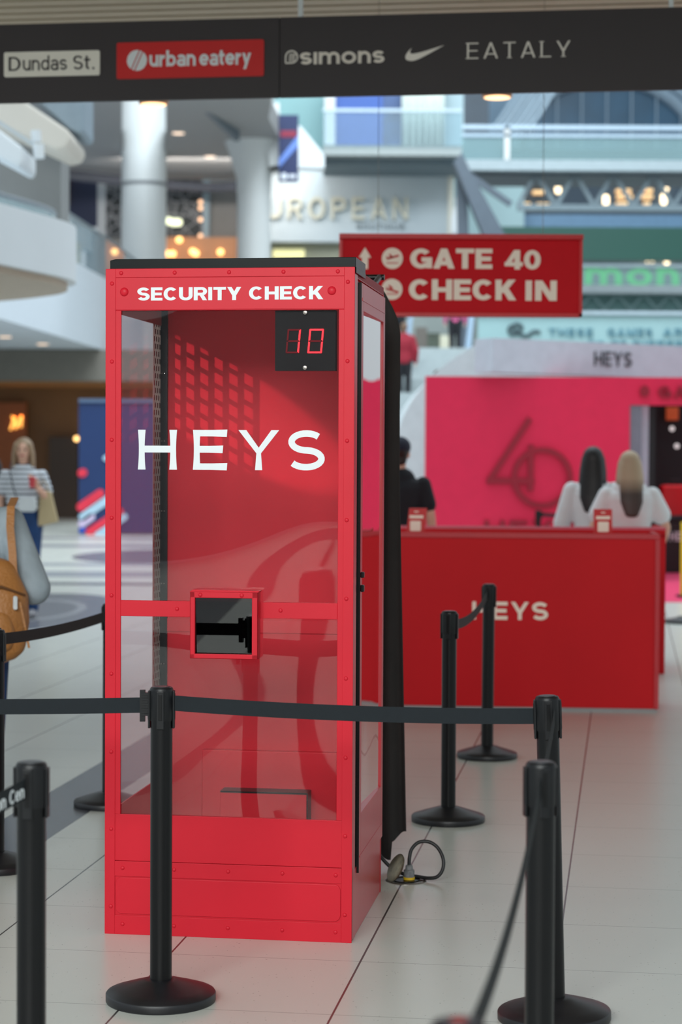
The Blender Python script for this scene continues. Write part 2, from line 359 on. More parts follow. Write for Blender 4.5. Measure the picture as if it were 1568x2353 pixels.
# ------------------------------------------------------------ floor
TH = -0.1402                                     # the hall's own direction: floor tiles, sign beam and ceiling share it
U = Vector((cos(TH), sin(TH), 0)); V = Vector((-sin(TH), cos(TH), 0))
def floor_mat():
    m = bpy.data.materials.new('terrazzo_tiles'); m.use_nodes = True; n = m.node_tree; b = n.nodes['Principled BSDF']; L = n.links.new
    g = n.nodes.new('ShaderNodeNewGeometry')
    rot = n.nodes.new('ShaderNodeVectorRotate'); rot.rotation_type = 'Z_AXIS'; rot.inputs['Angle'].default_value = -TH
    L(g.outputs['Position'], rot.inputs['Vector'])
    s = n.nodes.new('ShaderNodeSeparateXYZ'); L(rot.outputs[0], s.inputs[0])
    def M(op, a, b_=None, c=None):
        q = n.nodes.new('ShaderNodeMath'); q.operation = op
        for i, v in enumerate((a, b_, c)):
            if v is None: continue
            if isinstance(v, (int, float)): q.inputs[i].default_value = v
            else: L(v, q.inputs[i])
        return q.outputs[0]
    u, v = s.outputs[0], s.outputs[1]
    W = .64128
    def lines(x, off, w, hw):
        fr = M('FRACT', M('DIVIDE', M('SUBTRACT', x, off), w))
        d = M('MULTIPLY', M('MINIMUM', fr, M('SUBTRACT', 1.0, fr)), w)
        return M('LESS_THAN', d, hw)
    left = M('LESS_THAN', u, -2.64)
    l1 = M('MULTIPLY', lines(u, -.2124, W, .0034), M('GREATER_THAN', u, -2.3))
    l2 = M('MULTIPLY', lines(u, -2.801, W, .0034), left)
    band = M('MULTIPLY', M('GREATER_THAN', u, -2.801), M('LESS_THAN', u, -2.469))
    l3 = M('LESS_THAN', M('ABSOLUTE', M('SUBTRACT', u, -2.63)), .0022)
    l4 = M('LESS_THAN', M('ABSOLUTE', M('SUBTRACT', u, -2.469)), .002)
    rowl = M('MULTIPLY', lines(v, 5.917, .64128, .0016), .6)
    line = M('MAXIMUM', M('MAXIMUM', M('MAXIMUM', l1, l2), M('MAXIMUM', l3, l4)), rowl)
    # colour
    no = n.nodes.new('ShaderNodeTexNoise'); no.inputs['Scale'].default_value = 1.3; no.inputs['Detail'].default_value = 3
    L(g.outputs['Position'], no.inputs['Vector'])
    c0 = n.nodes.new('ShaderNodeMix'); c0.data_type = 'RGBA'
    c0.inputs[6].default_value = (*lin((202, 205, 198)), 1); c0.inputs[7].default_value = (*lin((209, 211, 205)), 1); L(no.outputs['Fac'], c0.inputs[0])
    # speckles
    vo = n.nodes.new('ShaderNodeTexVoronoi'); vo.inputs['Scale'].default_value = 55; L(g.outputs['Position'], vo.inputs['Vector'])
    n3 = n.nodes.new('ShaderNodeTexNoise'); n3.inputs['Scale'].default_value = 30; L(g.outputs['Position'], n3.inputs['Vector'])
    spk = M('MULTIPLY', M('LESS_THAN', vo.outputs['Distance'], .13), M('GREATER_THAN', n3.outputs['Fac'], .56))
    def mixc(f, a, col):
        q = n.nodes.new('ShaderNodeMix'); q.data_type = 'RGBA'; L(f, q.inputs[0]); L(a, q.inputs[6]); q.inputs[7].default_value = (*lin(col), 1); return q.outputs[2]
    c = mixc(M('MULTIPLY', spk, .55), c0.outputs[2], (95, 88, 80))
    c = mixc(band, c, (88, 89, 95))
    def disc(cx, cy, rx, ry, inner=None):
        p = n.nodes.new('ShaderNodeSeparateXYZ'); L(g.outputs['Position'], p.inputs[0])
        dx = M('DIVIDE', M('SUBTRACT', p.outputs[0], cx), rx); dy = M('DIVIDE', M('SUBTRACT', p.outputs[1], cy), ry)
        d = M('SQRT', M('ADD', M('MULTIPLY', dx, dx), M('MULTIPLY', dy, dy)))
        return d
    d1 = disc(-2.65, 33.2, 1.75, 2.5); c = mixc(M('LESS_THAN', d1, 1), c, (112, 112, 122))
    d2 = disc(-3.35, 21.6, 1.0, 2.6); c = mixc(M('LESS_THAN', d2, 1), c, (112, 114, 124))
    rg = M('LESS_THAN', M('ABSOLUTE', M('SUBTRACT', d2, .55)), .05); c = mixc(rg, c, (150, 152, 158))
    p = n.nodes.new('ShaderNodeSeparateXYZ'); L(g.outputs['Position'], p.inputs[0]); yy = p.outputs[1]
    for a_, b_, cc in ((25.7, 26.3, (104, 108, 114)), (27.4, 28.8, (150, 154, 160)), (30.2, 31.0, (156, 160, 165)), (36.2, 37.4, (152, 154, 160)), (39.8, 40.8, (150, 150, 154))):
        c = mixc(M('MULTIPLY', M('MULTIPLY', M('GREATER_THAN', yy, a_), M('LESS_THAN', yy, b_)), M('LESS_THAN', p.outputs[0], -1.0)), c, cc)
    c = mixc(line, c, (62, 60, 58))
    L(c, b.inputs['Base Color'])
    b.inputs['Roughness'].default_value = .27; b.inputs['Specular IOR Level'].default_value = .55
    return m
struct('floor', MB().box(-14, 16, -8, 60, -.2, 0), floor_mat())

# ------------------------------------------------------------ slatted ceiling over the aisle, lights in it
CEIL = mat('beige_slat', (176, 158, 132), .55, var=.03)
CEILD = mat('slat_gap', (70, 60, 50), .7)
def uv(u, v, z): return U*u+V*v+Vector((0, 0, z))
ZC = 4.66; V1 = 15.95
cb = MB()
v = 2.0
while v < V1-.1:
    q = [uv(-7, v, 0), uv(9, v, 0), uv(9, v+.145, 0), uv(-7, v+.145, 0)]
    cb.flat([(p.x, p.y) for p in q], ZC, ZC+.03); v += .19
struct('ceiling', cb, CEIL, 'beige slatted metal ceiling above the dark sign beam')
q = [uv(-7, 2, 0), uv(9, 2, 0), uv(9, V1, 0), uv(-7, V1, 0)]
struct('trim_1', MB().flat([(p.x, p.y) for p in q], ZC+.06, ZC+.25), CEILD, 'dark void behind the ceiling slats')
WARM = mat('warm_lamp', (255, 205, 150), .5, emit=1.6, var=.01)
for px, py, who in ((353, 240, 'in front of the thick white column'), (1143, 224, 'before the blue arched window')):
    p = hit(px, py, uv(0, V1-.25, 0), V)
    t = thing('downlight', 'round warm ceiling downlight just below the dark beam, '+who, 'ceiling light', (p.x, p.y, p.z), 0, 'aisle downlights')
    MB().lathe([(.112, 0), (.118, .01), (.118, ZC-p.z)]).build('housing', mat('lamp_housing', (190, 140, 105), .5), t, smooth=True)
    MB().lathe([(.10, -.004), (.10, .004)]).build('diffuser', WARM, t)

# ------------------------------------------------------------ hanging sign beam
P0 = uv(0, 11.95, 0)
def bm_(px, py):
    w = hit(px, py, P0, V); return w.dot(U), w.z
bt = thing('sign_beam', 'long dark grey overhead sign beam with shop names and arrows to the street', 'sign', uv(0, 11.95, 3.83), TH)
BZ = 3.83
def bl(px, py): a, z = bm_(px, py); return a, z-BZ
zt = bl(784, 36)[1]; zb = bl(784, 221)[1]; split = bl(643, 100)[0]
BEAM = mat('charcoal_panel', (55, 50, 53), .6, var=.04, scale=2)
a = MB().box(-4.2, split-.0012, 0, .035, zb, zt); a.build('left_panel', BEAM, bt, bevel=.004)
a = MB().box(split+.0012, 5.4, 0, .035, zb, zt); a.build('right_panel', BEAM, bt, bevel=.004)
def plate(x0, y0, x1, y1, m, nm, r=.012, th=.008):
    l0, z1_ = bl(x0, y0); l1, z0_ = bl(x1, y1)
    return MB().poly(rrect(l0, l1, z0_, z1_, r), -th, 0).build(nm, m, bt), l0, l1, z0_, z1_
SIGNW = mat('backlit_white_panel', (236, 232, 222), .5, var=.01)
pl, l0, l1, z0, z1 = plate(10, 121, 230, 173, SIGNW, 'street_panel')
h = z1-z0; w = l1-l0
pl['label'] = 'white panel reading Dundas St.'
text(MB(), 'D', l0+.05*w, l0+.175*w, z0+.24*h, z0+.80*h, .16, .12, -.011, -.008).build('lettering', BEAM, pl)
text(MB(), 'undas', l0+.20*w, l0+.66*w, z0+.24*h, z0+.83*h, .13, .13, -.011, -.008, .12).build('lettering', BEAM, pl)
text(MB(), 'S', l0+.725*w, l0+.825*w, z0+.24*h, z0+.80*h, .15, .12, -.011, -.008).build('lettering', BEAM, pl)
text(MB(), 't.', l0+.84*w, l0+.945*w, z0+.24*h, z0+.83*h, .14, .13, -.011, -.008, .16).build('lettering', BEAM, pl)
REDP = mat('red_lit_panel', (205, 16, 18), .5, var=.02)
pl, l0, l1, z0, z1 = plate(269, 99, 607, 175, REDP, 'eatery_panel')
h = z1-z0; w = l1-l0; pl['label'] = 'red panel reading urban eatery'
text(MB(), 'urban', l0+.225*w, l0+.54*w, z0+.32*h, z0+.76*h, .19, .19, -.012, -.008, .06).build('lettering', LETW, pl)
text(MB(), 'eatery', l0+.565*w, l0+.915*w, z0+.32*h, z0+.76*h, .19, .19, -.012, -.008, .05).build('lettering', LETW, pl)
lg = MB(); cx, cz, rr = l0+.14*w, z0+.5*h, .285*h
def chord(mb, cx, cz, r, d0, d1, th, y0, y1):     # slice of a disc between two parallel slanted lines
    pts = []
    for sgn, dd in ((1, None), (-1, None)):
        for i in range(9):
            d = d0+(d1-d0)*(i/8 if sgn == 1 else 1-i/8); s_ = math.sqrt(max(0, r*r-d*d))*sgn
            pts.append((cx+d*cos(th)-s_*sin(th), cz+d*sin(th)+s_*cos(th)))
    mb.poly(pts, y0, y1)
for d0, d1 in ((-1, -.22), (-.10, .12), (.24, 1)): chord(lg, cx, cz, rr, d0*rr, d1*rr, -.42, -.012, -.008)
lg.build('logo', LETW, pl)
l0, z1 = bl(690, 117); l1, z0 = bl(884, 141)
text(MB(), 'simons', l0, l1, z0-.008, z0-.008+(z1-z0)*1.35, .17, .17, -.004, 0, .09).build('lettering', mat('silver_lettering', (232, 224, 214), .5), bt, label='silver lettering reading simons')
l0, z1 = bl(657, 118); l1, z0 = bl(684, 144); lg = MB(); cx, cz = (l0+l1)/2, (z0+z1)/2; q = (l1-l0)/2
LF = mat('pale_lettering', (236, 230, 222), .5)
lg.strip([(cx-q, cz-q)]+[(cx-q, cz)]+arc(cx, cz, q, q, 180, 0, 10)+[(cx+q, cz)]+arc(cx, cz, q, q, 0, -90, 6)+[(cx-q, cz-q)], .008, .008, -.004, 0)
for k in (-.45, -.1, .25, .6): lg.strip([(cx+k*q*.8, cz-q*.8), (cx+k*q*.8, cz+q*.1), (cx+k*q+q*.3, cz+q*.6)], .005, .005, -.004, 0)
lg.build('leaf_logo', LF, bt)
l0, z1 = bl(932, 106); l1, z0 = bl(1021, 139); w = l1-l0; h = z1-z0
def bez(a, b, c, d, n=10): return [tuple((1-t)**3*a[k]+3*(1-t)**2*t*b[k]+3*(1-t)*t*t*c[k]+t**3*d[k] for k in (0, 1)) for t in [i/n for i in range(n+1)]]
sw = bez((.17, .88), (-.06, .35), (-.04, .06), (.14, .02))+bez((.14, .02), (.26, -.03), (.5, .3), (1.0, 1.0))[1:]+bez((1.0, 1.0), (.62, .72), (.38, .52), (.2, .48))[1:]+bez((.2, .48), (.1, .48), (.1, .62), (.17, .88))[1:-1]
MB().poly([(l0+x*w, z0+y*h) for x, y in sw], -.004, 0).build('swoosh_mark', LF, bt)
l0, z1 = bl(1074, 99); l1, z0 = bl(1311, 129)
text(MB(), 'EATALY', l0, l1, z0-.003, z1, .11, .07, -.004, 0, .32, serif=True).build('lettering', LF, bt, label='serif lettering reading EATALY')
for px in (690, 1543, -120):
    c = bl(px, 20)[0]
    MB().box(c-.014, c+.014, .006, .030, zt, ZC-BZ).build('hanging_rod', WHITE, bt)

# ------------------------------------------------------------ security check booth
PHB = -.1414; BW, BD, BH = .864, .836, 2.307
booth = thing('security_booth', 'tall red glazed booth headed SECURITY CHECK with white HEYS on its pane', 'booth', (-.8138, 6.9879, 0), PHB)
fr = MB()
fr.box(0, .0525, 0, .008, .419, 2.163); fr.box(.811, BW, 0, .008, .419, 2.163); fr.box(0, BW, 0, .008, 2.163, BH)
fr.box(0.0525, .811, 0, .008, 1.108, 1.163)
fr.build('front_frame', RED, booth, bevel=.0015)
MB().box(0, BW, .0, .008, .257, .419).build('kick_panel', RED, booth, bevel=.0012)
MB().box(0, BW, .001, .03, 0, .2555).build('base_panel', RED, booth, bevel=.0015)
tr = MB(); tr.box(-.002, .034, -.003, .0, 0, BH-.001); tr.box(.83, BW+.002, -.003, .0, 0, BH-.001); tr.box(.034, .83, -.003, .0, 2.2765, BH-.001)
tr.box(.034, .83, -.003, 0, .203, .2555); tr.box(.034, .83, -.003, 0, 0, .066)
tr.build('edge_trim', RED, booth, bevel=.001)
MB().poly(rrect(.037, .827, .072, .199, .022), -.0035, 0).build('stamped_panel', RED, booth, bevel=.002)
MB().box(.034, .83, -.0018, 0, 2.166, 2.2755).build('header_plate', RED, booth, bevel=.001)
# rivets
rv = MB().lathe([(.0072, 0), (.0068, .0018), (.0045, .0036), (.001, .0042)], n=14)
rv.v = [Vector((v.x, -v.z, v.y)) for v in rv.v]
r0 = None
def rivet(x, z, y=-.003, s=1, rz=0):
    global r0
    if r0 is None: r0 = rv.build('rivet', RED, booth, smooth=True); o = r0
    else: o = r0.copy(); C.objects.link(o); o.parent = booth
    o.location = (x, y, z); o.scale = (s, s*1.0, s); o.rotation_euler = (0, 0, rz); return o
for z in (2.2556, 1.9874, 1.7171, 1.4477, 1.1793, .9072, .6361, .3673, .0965): rivet(.0205, z); rivet(.842, z)
for x in (.0529, .2415, .4316, .6203, .8075): rivet(x, 2.2915)
for x in (.062, .245, .435, .625, .81): rivet(x, .232); rivet(x, .036)
rivet(.0638, 2.2269, -.0018, 2.1); rivet(.7869, 2.2266, -.0018, 2.1)
for x in (.2522, .6145): rivet(x, 1.1357, 0)
text(MB(), 'SECURITY', .11, .474, 2.1965, 2.2415, .23, .21, -.0028, -.0017, .07).build('header_lettering', LETW, booth, label='white bold lettering reading SECURITY')
text(MB(), 'CHECK', .501, .757, 2.1975, 2.2425, .23, .21, -.0028, -.0017, .07).build('header_lettering', LETW, booth, label='white bold lettering reading CHECK')
# panes with a slight bow
def pane(x0, x1, z0, z1, y, bow, m, nm, lab=None):
    nx, nz = 20, 20; mb = MB(); rs = []
    for k in range(nz+1):
        zz = z0+(z1-z0)*k/nz
        rs.append([Vector((x0+(x1-x0)*i/nx, y+bow*sin(pi*i/nx)*sin(pi*k/nz), zz)) for i in range(nx+1)])
    mb.rings(rs, cap=False, closed=False)
    return mb.build(nm, m, booth, thick=.004, label=lab)
pane(.040, .823, 1.150, 2.180, .012, .0, PANE, 'upper_pane', 'clear acrylic pane carrying white HEYS lettering')
pane(.040, .823, .405, 1.122, .012, .0, PANE, 'lower_pane')
# big HEYS, flared strokes
hz0, hz1 = 1.6155, 1.7528; hh = hz1-hz0
hl = MB(); YA, YB = .0070, .0098; YK = [0]
def ya():
    YK[0] += 1; return YA-.00012*(YK[0] % 5)
def fl(x0, x1, za, zb_, fl_=.0035):          # upright waisted stem
    n = 8; L_ = []; R2 = []
    for i in range(n+1):
        t = i/n; z = za+(zb_-za)*t; f = fl_*(abs(2*t-1)**2); L_.append((x0-f, z)); R2.append((x1+f, z))
    hl.poly(L_+R2[::-1], ya(), YB)
def fh(x0, x1, z0_, z1_, e=.0015):
    hl.poly([(x0, z0_), ((x0+x1)/2, z0_), (x1, z0_-e), (x1+.002, z1_+e), ((x0+x1)/2, z1_), (x0, z1_)], ya(), YB)
s_ = .0222
fl(.1145, .1345, hz0, hz1); fl(.2255, .2455, hz0, hz1); hl.box(.125, .236, ya(), YB, hz0+hh*.43, hz0+hh*.60)
fl(.3085, .3285, hz0, hz1); fh(.318, .4235, hz1-s_, hz1); fh(.318, .4235, hz0, hz0+s_); fh(.318, .409, hz0+hh*.43, hz0+hh*.60)
hl.poly([(.5225, hz0), (.5475, hz0), (.5435, hz0+hh*.44), (.5945, hz1), (.604, hz1), (.5885, hz1), (.5695, hz1), (.5350, hz0+hh*.58), (.4945, hz1), (.4640, hz1), (.5265, hz0+hh*.44)][:0] or
        [(.5225, hz0), (.5475, hz0), (.5430, hz0+hh*.42), (.6060, hz1), (.5790, hz1), (.5350, hz0+hh*.56), (.4915, hz1), (.4640, hz1), (.5270, hz0+hh*.42)], YA, YB)
W_ = .1305; x0 = .6335
cxs = x0+W_/2; u_ = hz1-s_/2; m_ = (hz0+hz1)/2; l_ = hz0+s_/2; ry = (u_-m_)/2
hl.strip(arc(cxs+.002, m_+ry, W_/2-.0135, ry, 38, 262, 18)+arc(cxs, m_-ry, W_/2-.011, ry, 84, -148, 18), .0225, s_, ya(), YB)
hl.build('pane_lettering', LETW, booth, label='large white lettering reading HEYS')
# chute box on the front
ch = MB(); x0, x1, z0, z1, yo = .309, .5445, .971, 1.199, -.052; w_ = .0172
for a in ((x0, x1, z1-w_-.003, z1), (x0, x1, z0, z0+w_-.001), (x0, x0+w_, z0, z1), (x1-w_-.003, x1, z0, z1)): ch.box(a[0], a[1], yo, yo+.012, a[2], a[3])
ch.box(x0, x0+.004, yo, 0, z0, z1); ch.box(x1-.004, x1, yo, 0, z0, z1); ch.box(x0, x1, yo, .0, z0, z0+.004)
cho = ch.build('chute_box', RED, booth, bevel=.002)
MB().poly([(x0-.002, z1), (x1+.002, z1), (x1+.006, z1+.006), (x0+.01, z1+.008)], yo-.001, 0).build('chute_lid', RED, booth, bevel=.001)
tp_ = MB(); tp_.add([(x0+w_, yo+.019, z0+w_), (x1-w_-.002, yo+.019, z0+w_), (x1-w_-.002, yo+.007, z1-w_), (x0+w_, yo+.007, z1-w_), (x0+w_, yo+.022, z0+w_), (x1-w_-.002, yo+.022, z0+w_), (x1-w_-.002, yo+.010, z1-w_), (x0+w_, yo+.010, z1-w_)], [(0, 1, 2, 3), (7, 6, 5, 4), (0, 4, 5, 1), (1, 5, 6, 2), (2, 6, 7, 3), (3, 7, 4, 0)])
tp_.build('chute_pane', TINT, cho, label='dark tinted glass')
cb2 = MB().box(x0+.006, x1-.006, -.002, .002, z0+.004, z1-.06); cb2.build('chute_back', BLK, cho)
rivet(.345, 1.189, yo-.0005); rivet(.489, 1.189, yo-.0005)
# display
dz0, dz1, dx0, dx1 = 1.9565, 2.162, .5877, .7972
dis = MB().box(dx0, dx1, .024, .06, dz0, dz1).build('number_display', mat('display_black', (8, 5, 7), .6, var=.4, scale=90, spec=.15), booth, label='black box display lit with red number 10')
LEDON = mat('led_lit', (255, 10, 30), .5, emit=1.5, var=.01); LEDOFF = mat('led_unlit', (110, 6, 20), .6, spec=.1)
def seg(ox, oz, w, h, which, mt, nm, sh=.0045):
    mb = MB(); t = .0058; g = .0012
    def pt(x, z): return (ox+x+sh*z/h*1.6, oz+z)
    S = {'a': [(g, h), (w-g, h), (w-t, h-t), (t, h-t)], 'd': [(t, t), (w-t, t), (w-g, 0), (g, 0)],
         'b': [(w, h-g), (w, h/2+g), (w-t, h/2+t*.6), (w-t, h-t)], 'c': [(w, h/2-g), (w, g), (w-t, t), (w-t, h/2-t*.6)],
         'f': [(0, h-g), (t, h-t), (t, h/2+t*.6), (0, h/2+g)], 'e': [(0, h/2-g), (t, h/2-t*.6), (t, t), (0, g)],
         'g': [(t*.7, h/2), (t*1.4, h/2+t/2), (w-t*1.4, h/2+t/2), (w-t*.7, h/2), (w-t*1.4, h/2-t/2), (t*1.4, h/2-t/2)]}
    for k in which: mb.poly([pt(*p) for p in S[k]], .0205, .0235)
    mb.build(nm, mt, dis)
DZ = 2.0155
seg(.6245, DZ, .046, .083, 'adefg', LEDOFF, 'digit_ghost'); seg(.6245, DZ, .046, .083, 'bc', LEDON, 'lit_digit')
seg(.700, DZ, .050, .083, 'g', LEDOFF, 'digit_ghost'); seg(.700, DZ, .050, .083, 'abcdef', LEDON, 'lit_digit')
for z in (1.966, 2.154):
    b_ = MB().lathe([(.0075, 0), (.007, .006), (.002, .007)], n=12); b_.v = [Vector((v.x+.6925, .02-v.z, v.y+z)) for v in b_.v]; b_.build('bolt', STEEL, dis, smooth=True)
# roof, top cap
MB().box(.001, BW-.001, .03, BD, BH-.03, BH-.002).build('roof', RED, booth)
cp = MB(); cp.poly([(.0112, BH-.001), (BW+.004, BH-.001), (BW+.004, 2.3405), (.03, 2.3405), (.0112, 2.336)], .006, .26); cp.box(BW+.002, BW+.005, .01, .26, BH-.02, BH)
cp.build('top_cap', mat('gloss_black_cap', (12, 18, 19), .3, spec=.12, bump=.05, bscale=6), booth, bevel=.003)
# back panel and interior
MB().box(.03, BW, BD-.02, BD, .0, BH-.03).build('back_panel', REDIN, booth)
po = MB().box(0, .03, BD-.03, BD, .2, BH-.03).build('corner_post', BLKM, booth, bevel=.001)
for z in (1.98, 1.72, 1.45, 1.17, .86): 
    for x in (.009, .019): MB().sph((x, BD-.031, z), .0028, 8, 6).build('screw', STEEL, po)
MB().box(.03, BW-.03, BD-.028, BD-.02, .985, 1.035).build('rear_strip', REDIN, booth, bevel=.002)
MB().box(.173, .70, BD-.05, BD-.02, .2, .534).build('inner_ledge', REDIN, booth, bevel=.004)
ib = MB().box(.263, .595, BD-.13, BD-.05, .2, .385).build('hinged_box', REDIN, booth, bevel=.002)
MB().box(.263, .600, BD-.134, BD-.05, .385, .391).build('box_lid_edge', BLKM, booth)
MB().box(.596, .600, BD-.133, BD-.05, .2, .385).build('box_side', BLKM, booth)
MB().box(.01, BW-.01, .03, BD-.02, .18, .2).build('booth_floor', REDIN, booth)
# left side
MB().box(0, .006, .03, BD, 2.163, BH-.03).build('left_header', mat('red_brown_paint', (150, 70, 62), .5), booth)
MB().box(0, .006, .03, BD, 0, .419).build('left_base', RED, booth)
MB().box(0.001, .005, .03, .70, .419, 2.163).build('left_pane', GLS, booth)
pf = MB(); zz = .419                               # perforated strip: real slots between bars
ys = [.694+i*.0182 for i in range(9)]
for i in range(8):
    o_ = (i % 2)*.028; z = .419
    pf.box(0, .003, ys[i]-.0035, ys[i]+.0035, .419, 2.163)
    while z < 2.163:
        a = z+o_; pf.box(0, .003, ys[i]+.0035, ys[i+1]-.0035, a, min(a+.018, 2.163)); z += .056
pf.box(0, .003, ys[8]-.004, ys[8]+.002, .419, 2.163)
pf.build('perforated_strip', mat('taupe_metal', (112, 100, 94), .45, .3), booth)
MB().box(0, .03, 0.03, .033, .419, 2.163).build('left_return', RED, booth)
# right side
SIDE = mat('red_side_paint', (196, 36, 48), .3, var=.03, spec=.8)
MB().box(BW-.03, BW, .0, .088, 0, BH-.02).build('right_post', SIDE, booth, bevel=.0015)
MB().box(BW-.03, BW-.001, .088, BD, 0, .235).build('right_base', SIDE, booth, bevel=.0015)
MB().box(BW-.03, BW-.001, .088, BD, 2.275, BH-.003).build('right_header', SIDE, booth)
MB().box(BW-.03, BW-.004, .09, .135, .235, 2.268).build('door_gap', BLKM, booth)
dr = MB(); DX0, DX1 = BW-.012, BW+.006
dr.box(DX0, DX1, .140, .198, .213, 2.266); dr.box(DX0, DX1, .776, .825, .213, 2.266); dr.box(DX0, DX1, .198, .776, 2.17, 2.266); dr.box(DX0, DX1, .198, .776, .213, .413)
door = dr.build('side_door', SIDE, booth, bevel=.0015)
dp_ = MB(); dp_.flat([(DX0+.000, .190), (DX0+.012, .780), (DX0+.008, .780), (DX0-.004, .190)], .405, 2.18); dp_.build('door_pane', glass('door_glass', (.9, .86, .86), 1.6, base=.42, wave=.0022, wscale=4), door)
MB().box(DX1, DX1+.002, .165, .80, 2.205, 2.215).build('door_trim', SIDE, door)
MB().box(DX1, DX1+.002, .165, .80, .262, .268).build('door_trim', SIDE, door)
MB().box(DX0, DX1+.001, .137, .141, .213, 2.266).build('door_seal', BLKM, door)
for z, r_ in ((1.252, .010), (1.205, .012)):
    MB().box(DX1, DX1+.012, .15, .175, z-r_, z+r_).build('latch', BLKM, door, bevel=.003)

# ------------------------------------------------------------ cloth, cable, floor socket
t = thing('black_curtain', 'black cloth hanging down behind the back corner of the red booth', 'curtain', (.2, 8.18, 0))
def cloth():
    mb = MB(); rs = []; n = 60
    for k in range(44):
        f = k/43; z = 2.385-(2.385-.09)*f; rs_ = []
        for i in range(n+1):
            s = i/n
            xr = .236+.036*max(0, f-.35)/.65-.052*max(0, 1-f*11)**1.6
            x = -.05+(xr+.05)*s
            y = 8.16+.05*(1-s)+.022*sin(s*20+f*1.6)*(.4+.6*f)+.012*sin(s*11-f*4+1)
            zz = z-.085*max(0, (s-.70)/.30)**1.5*max(0, 1-f*9)
            if k == 43: zz = .05+.07*(s > .80)+.02*sin(s*14)
            rs_.append(Vector((x, y, zz)))
        rs.append(rs_)
    mb.rings(rs, cap=False, closed=False); return mb
cloth().build('cloth', CLOTH, t, smooth=True, thick=.004, world=True)
MB().tube([(.10, 7.74, 2.30), (.13, 7.95, 2.345), (.15, 8.15, 2.385)], .012).build('clamp_bar', BLKM, t, smooth=True, world=True)
MB().tube([(.17, 8.15, 2.385), (-.05, 8.19, 2.385)], .012).build('top_rod', BLKM, t, smooth=True, world=True)
so = thing('floor_socket', 'round steel floor socket with open lid and yellow-ringed plug beside the booth', 'floor socket', (.262, 7.884, 0))
MB().lathe([(.082, 0), (.082, .003), (.074, .006), (.066, .004), (.02, .004)], n=40).build('plate', STEEL, so, smooth=True)
MB().lathe([(.055, .0045), (.055, .007)], n=30).build('well', BLKM, so)
ld_ = MB().lathe([(.056, 0), (.058, .004), (.054, .007), (.01, .008)], n=30)
mm = Matrix.Translation((-.038, -.01, .052)) @ Matrix.Rotation(R_(-62), 4, 'Y') @ Matrix.Rotation(R_(20), 4, 'X')
ld_.v = [mm @ v for v in ld_.v]; ld_.build('lid', mat('worn_brass', (128, 118, 98), .4, .8, var=.3, scale=40), so, smooth=True)
pg = MB().lathe([(.02, .012), (.021, .02), (.021, .045), (.015, .048), (.014, .062), (.008, .066)], (.012, -.01, 0), 20).build('plug', mat('grey_plug', (120, 122, 124), .5, var=.3, scale=60), so, smooth=True)
MB().lathe([(.0225, .008), (.0225, .018)], (.012, -.01, 0), 20).build('plug_ring', mat('yellow_ring', (225, 185, 40), .5), pg)
cbp = [(.012, -.01, .06), (.013, -.008, .09), (.022, .0, .125), (.05, .01, .15), (.09, .01, .152), (.125, 0, .13), (.145, -.02, .09), (.142, -.03, .05), (.12, -.03, .022), (.085, -.015, .014), (.05, .02, .012), (0, .06, .012), (-.05, .09, .03), (-.085, .10, .06), (-.12, .12, .10), (-.16, .15, .13)]
def smooth_path(p, n=6):
    out = []
    for i in range(len(p)-1):
        a, b, c, d = [Vector(p[max(0, min(len(p)-1, i+k))]) for k in (-1, 0, 1, 2)]
        for j in range(n):
            t_ = j/n; out.append(.5*((2*b)+(c-a)*t_+(2*a-5*b+4*c-d)*t_*t_+(3*b-a-3*c+d)*t_**3))
    return out+[Vector(p[-1])]
cbo = MB().tube([Vector(q)+Vector((.262, 7.884, 0)) for q in smooth_path(cbp)], .0072, 10).build('power_cable', mat('black_rubber', (28, 30, 32), .5), None, smooth=True)
tag(cbo, 'looped black power cable running from the floor socket under the booth', 'cable')

# ------------------------------------------------------------ queue barrier posts and belts
def make_stanchion():
    t = thing('barrier_post', None, 'barrier post')
    MB().lathe([(.166, 0), (.168, .004), (.168, .024), (.165, .028), (.13, .040), (.08, .056), (.055, .064), (.05, .066), (.036, .068)], n=56).build('base', BLKB, t, smooth=True)
    MB().lathe([(.0335, .06), (.0335, .875)], n=32).build('pole', BLKM, t, smooth=True)
    hd = MB().lathe([(.0345, .858), (.0358, .862), (.0362, .948), (.0355, .955), (.032, .960), (.012, .961)], n=40).build('head', BLK, t, smooth=True)
    MB().lathe([(.026, .9605), (.025, .9625), (.004, .963)], n=30).build('cap', mat('cap_plastic', (44, 46, 50), .3), hd, smooth=True)
    for k in range(4):
        a = k*pi/2; cl = MB().box(-.0115, .0115, .034, .0405, .835, .950)
        cl.v = [Matrix.Rotation(a, 4, 'Z') @ v for v in cl.v]; cl.build('belt_slot', BLK, hd, bevel=.002)
        sl = MB().box(-.0055, .0055, .0395, .0418, .862, .942); sl.v = [Matrix.Rotation(a, 4, 'Z') @ v for v in sl.v]; sl.build('slot_cover', BLKM, hd, bevel=.001)
    return t
proto = None
posts = {}
def post(key, x, y, rz, label, lean=None):
    global proto
    if proto is None: proto = make_stanchion(); o = proto
    else: o = copy_tree(proto)
    o.location = (x, y, 0); o.rotation_euler = (lean[0], lean[1], rz) if lean else (0, 0, rz)
    o['label'] = label; o['group'] = 'black queue barrier posts'; posts[key] = Vector((x, y, 0)); return o
post('A', -.5435, 6.128, -.02, 'sharp black barrier post standing right in front of the booth pane')
post('C', .640, 5.945, -.02, 'black barrier post leaning slightly at right, second from the camera on that side', (0, R_(-1.7), -.02))
post('D', .466, 4.655, .15, 'blurred black barrier post close to camera at right, cut by the bottom edge')
post('E', -.707, 4.61, -.1, 'blurred black barrier post close to camera at left, end of the Eaton Centre belt')
post('F', -1.383, 8.09, -.3, 'black barrier post cut by the left edge, brown backpack behind it')
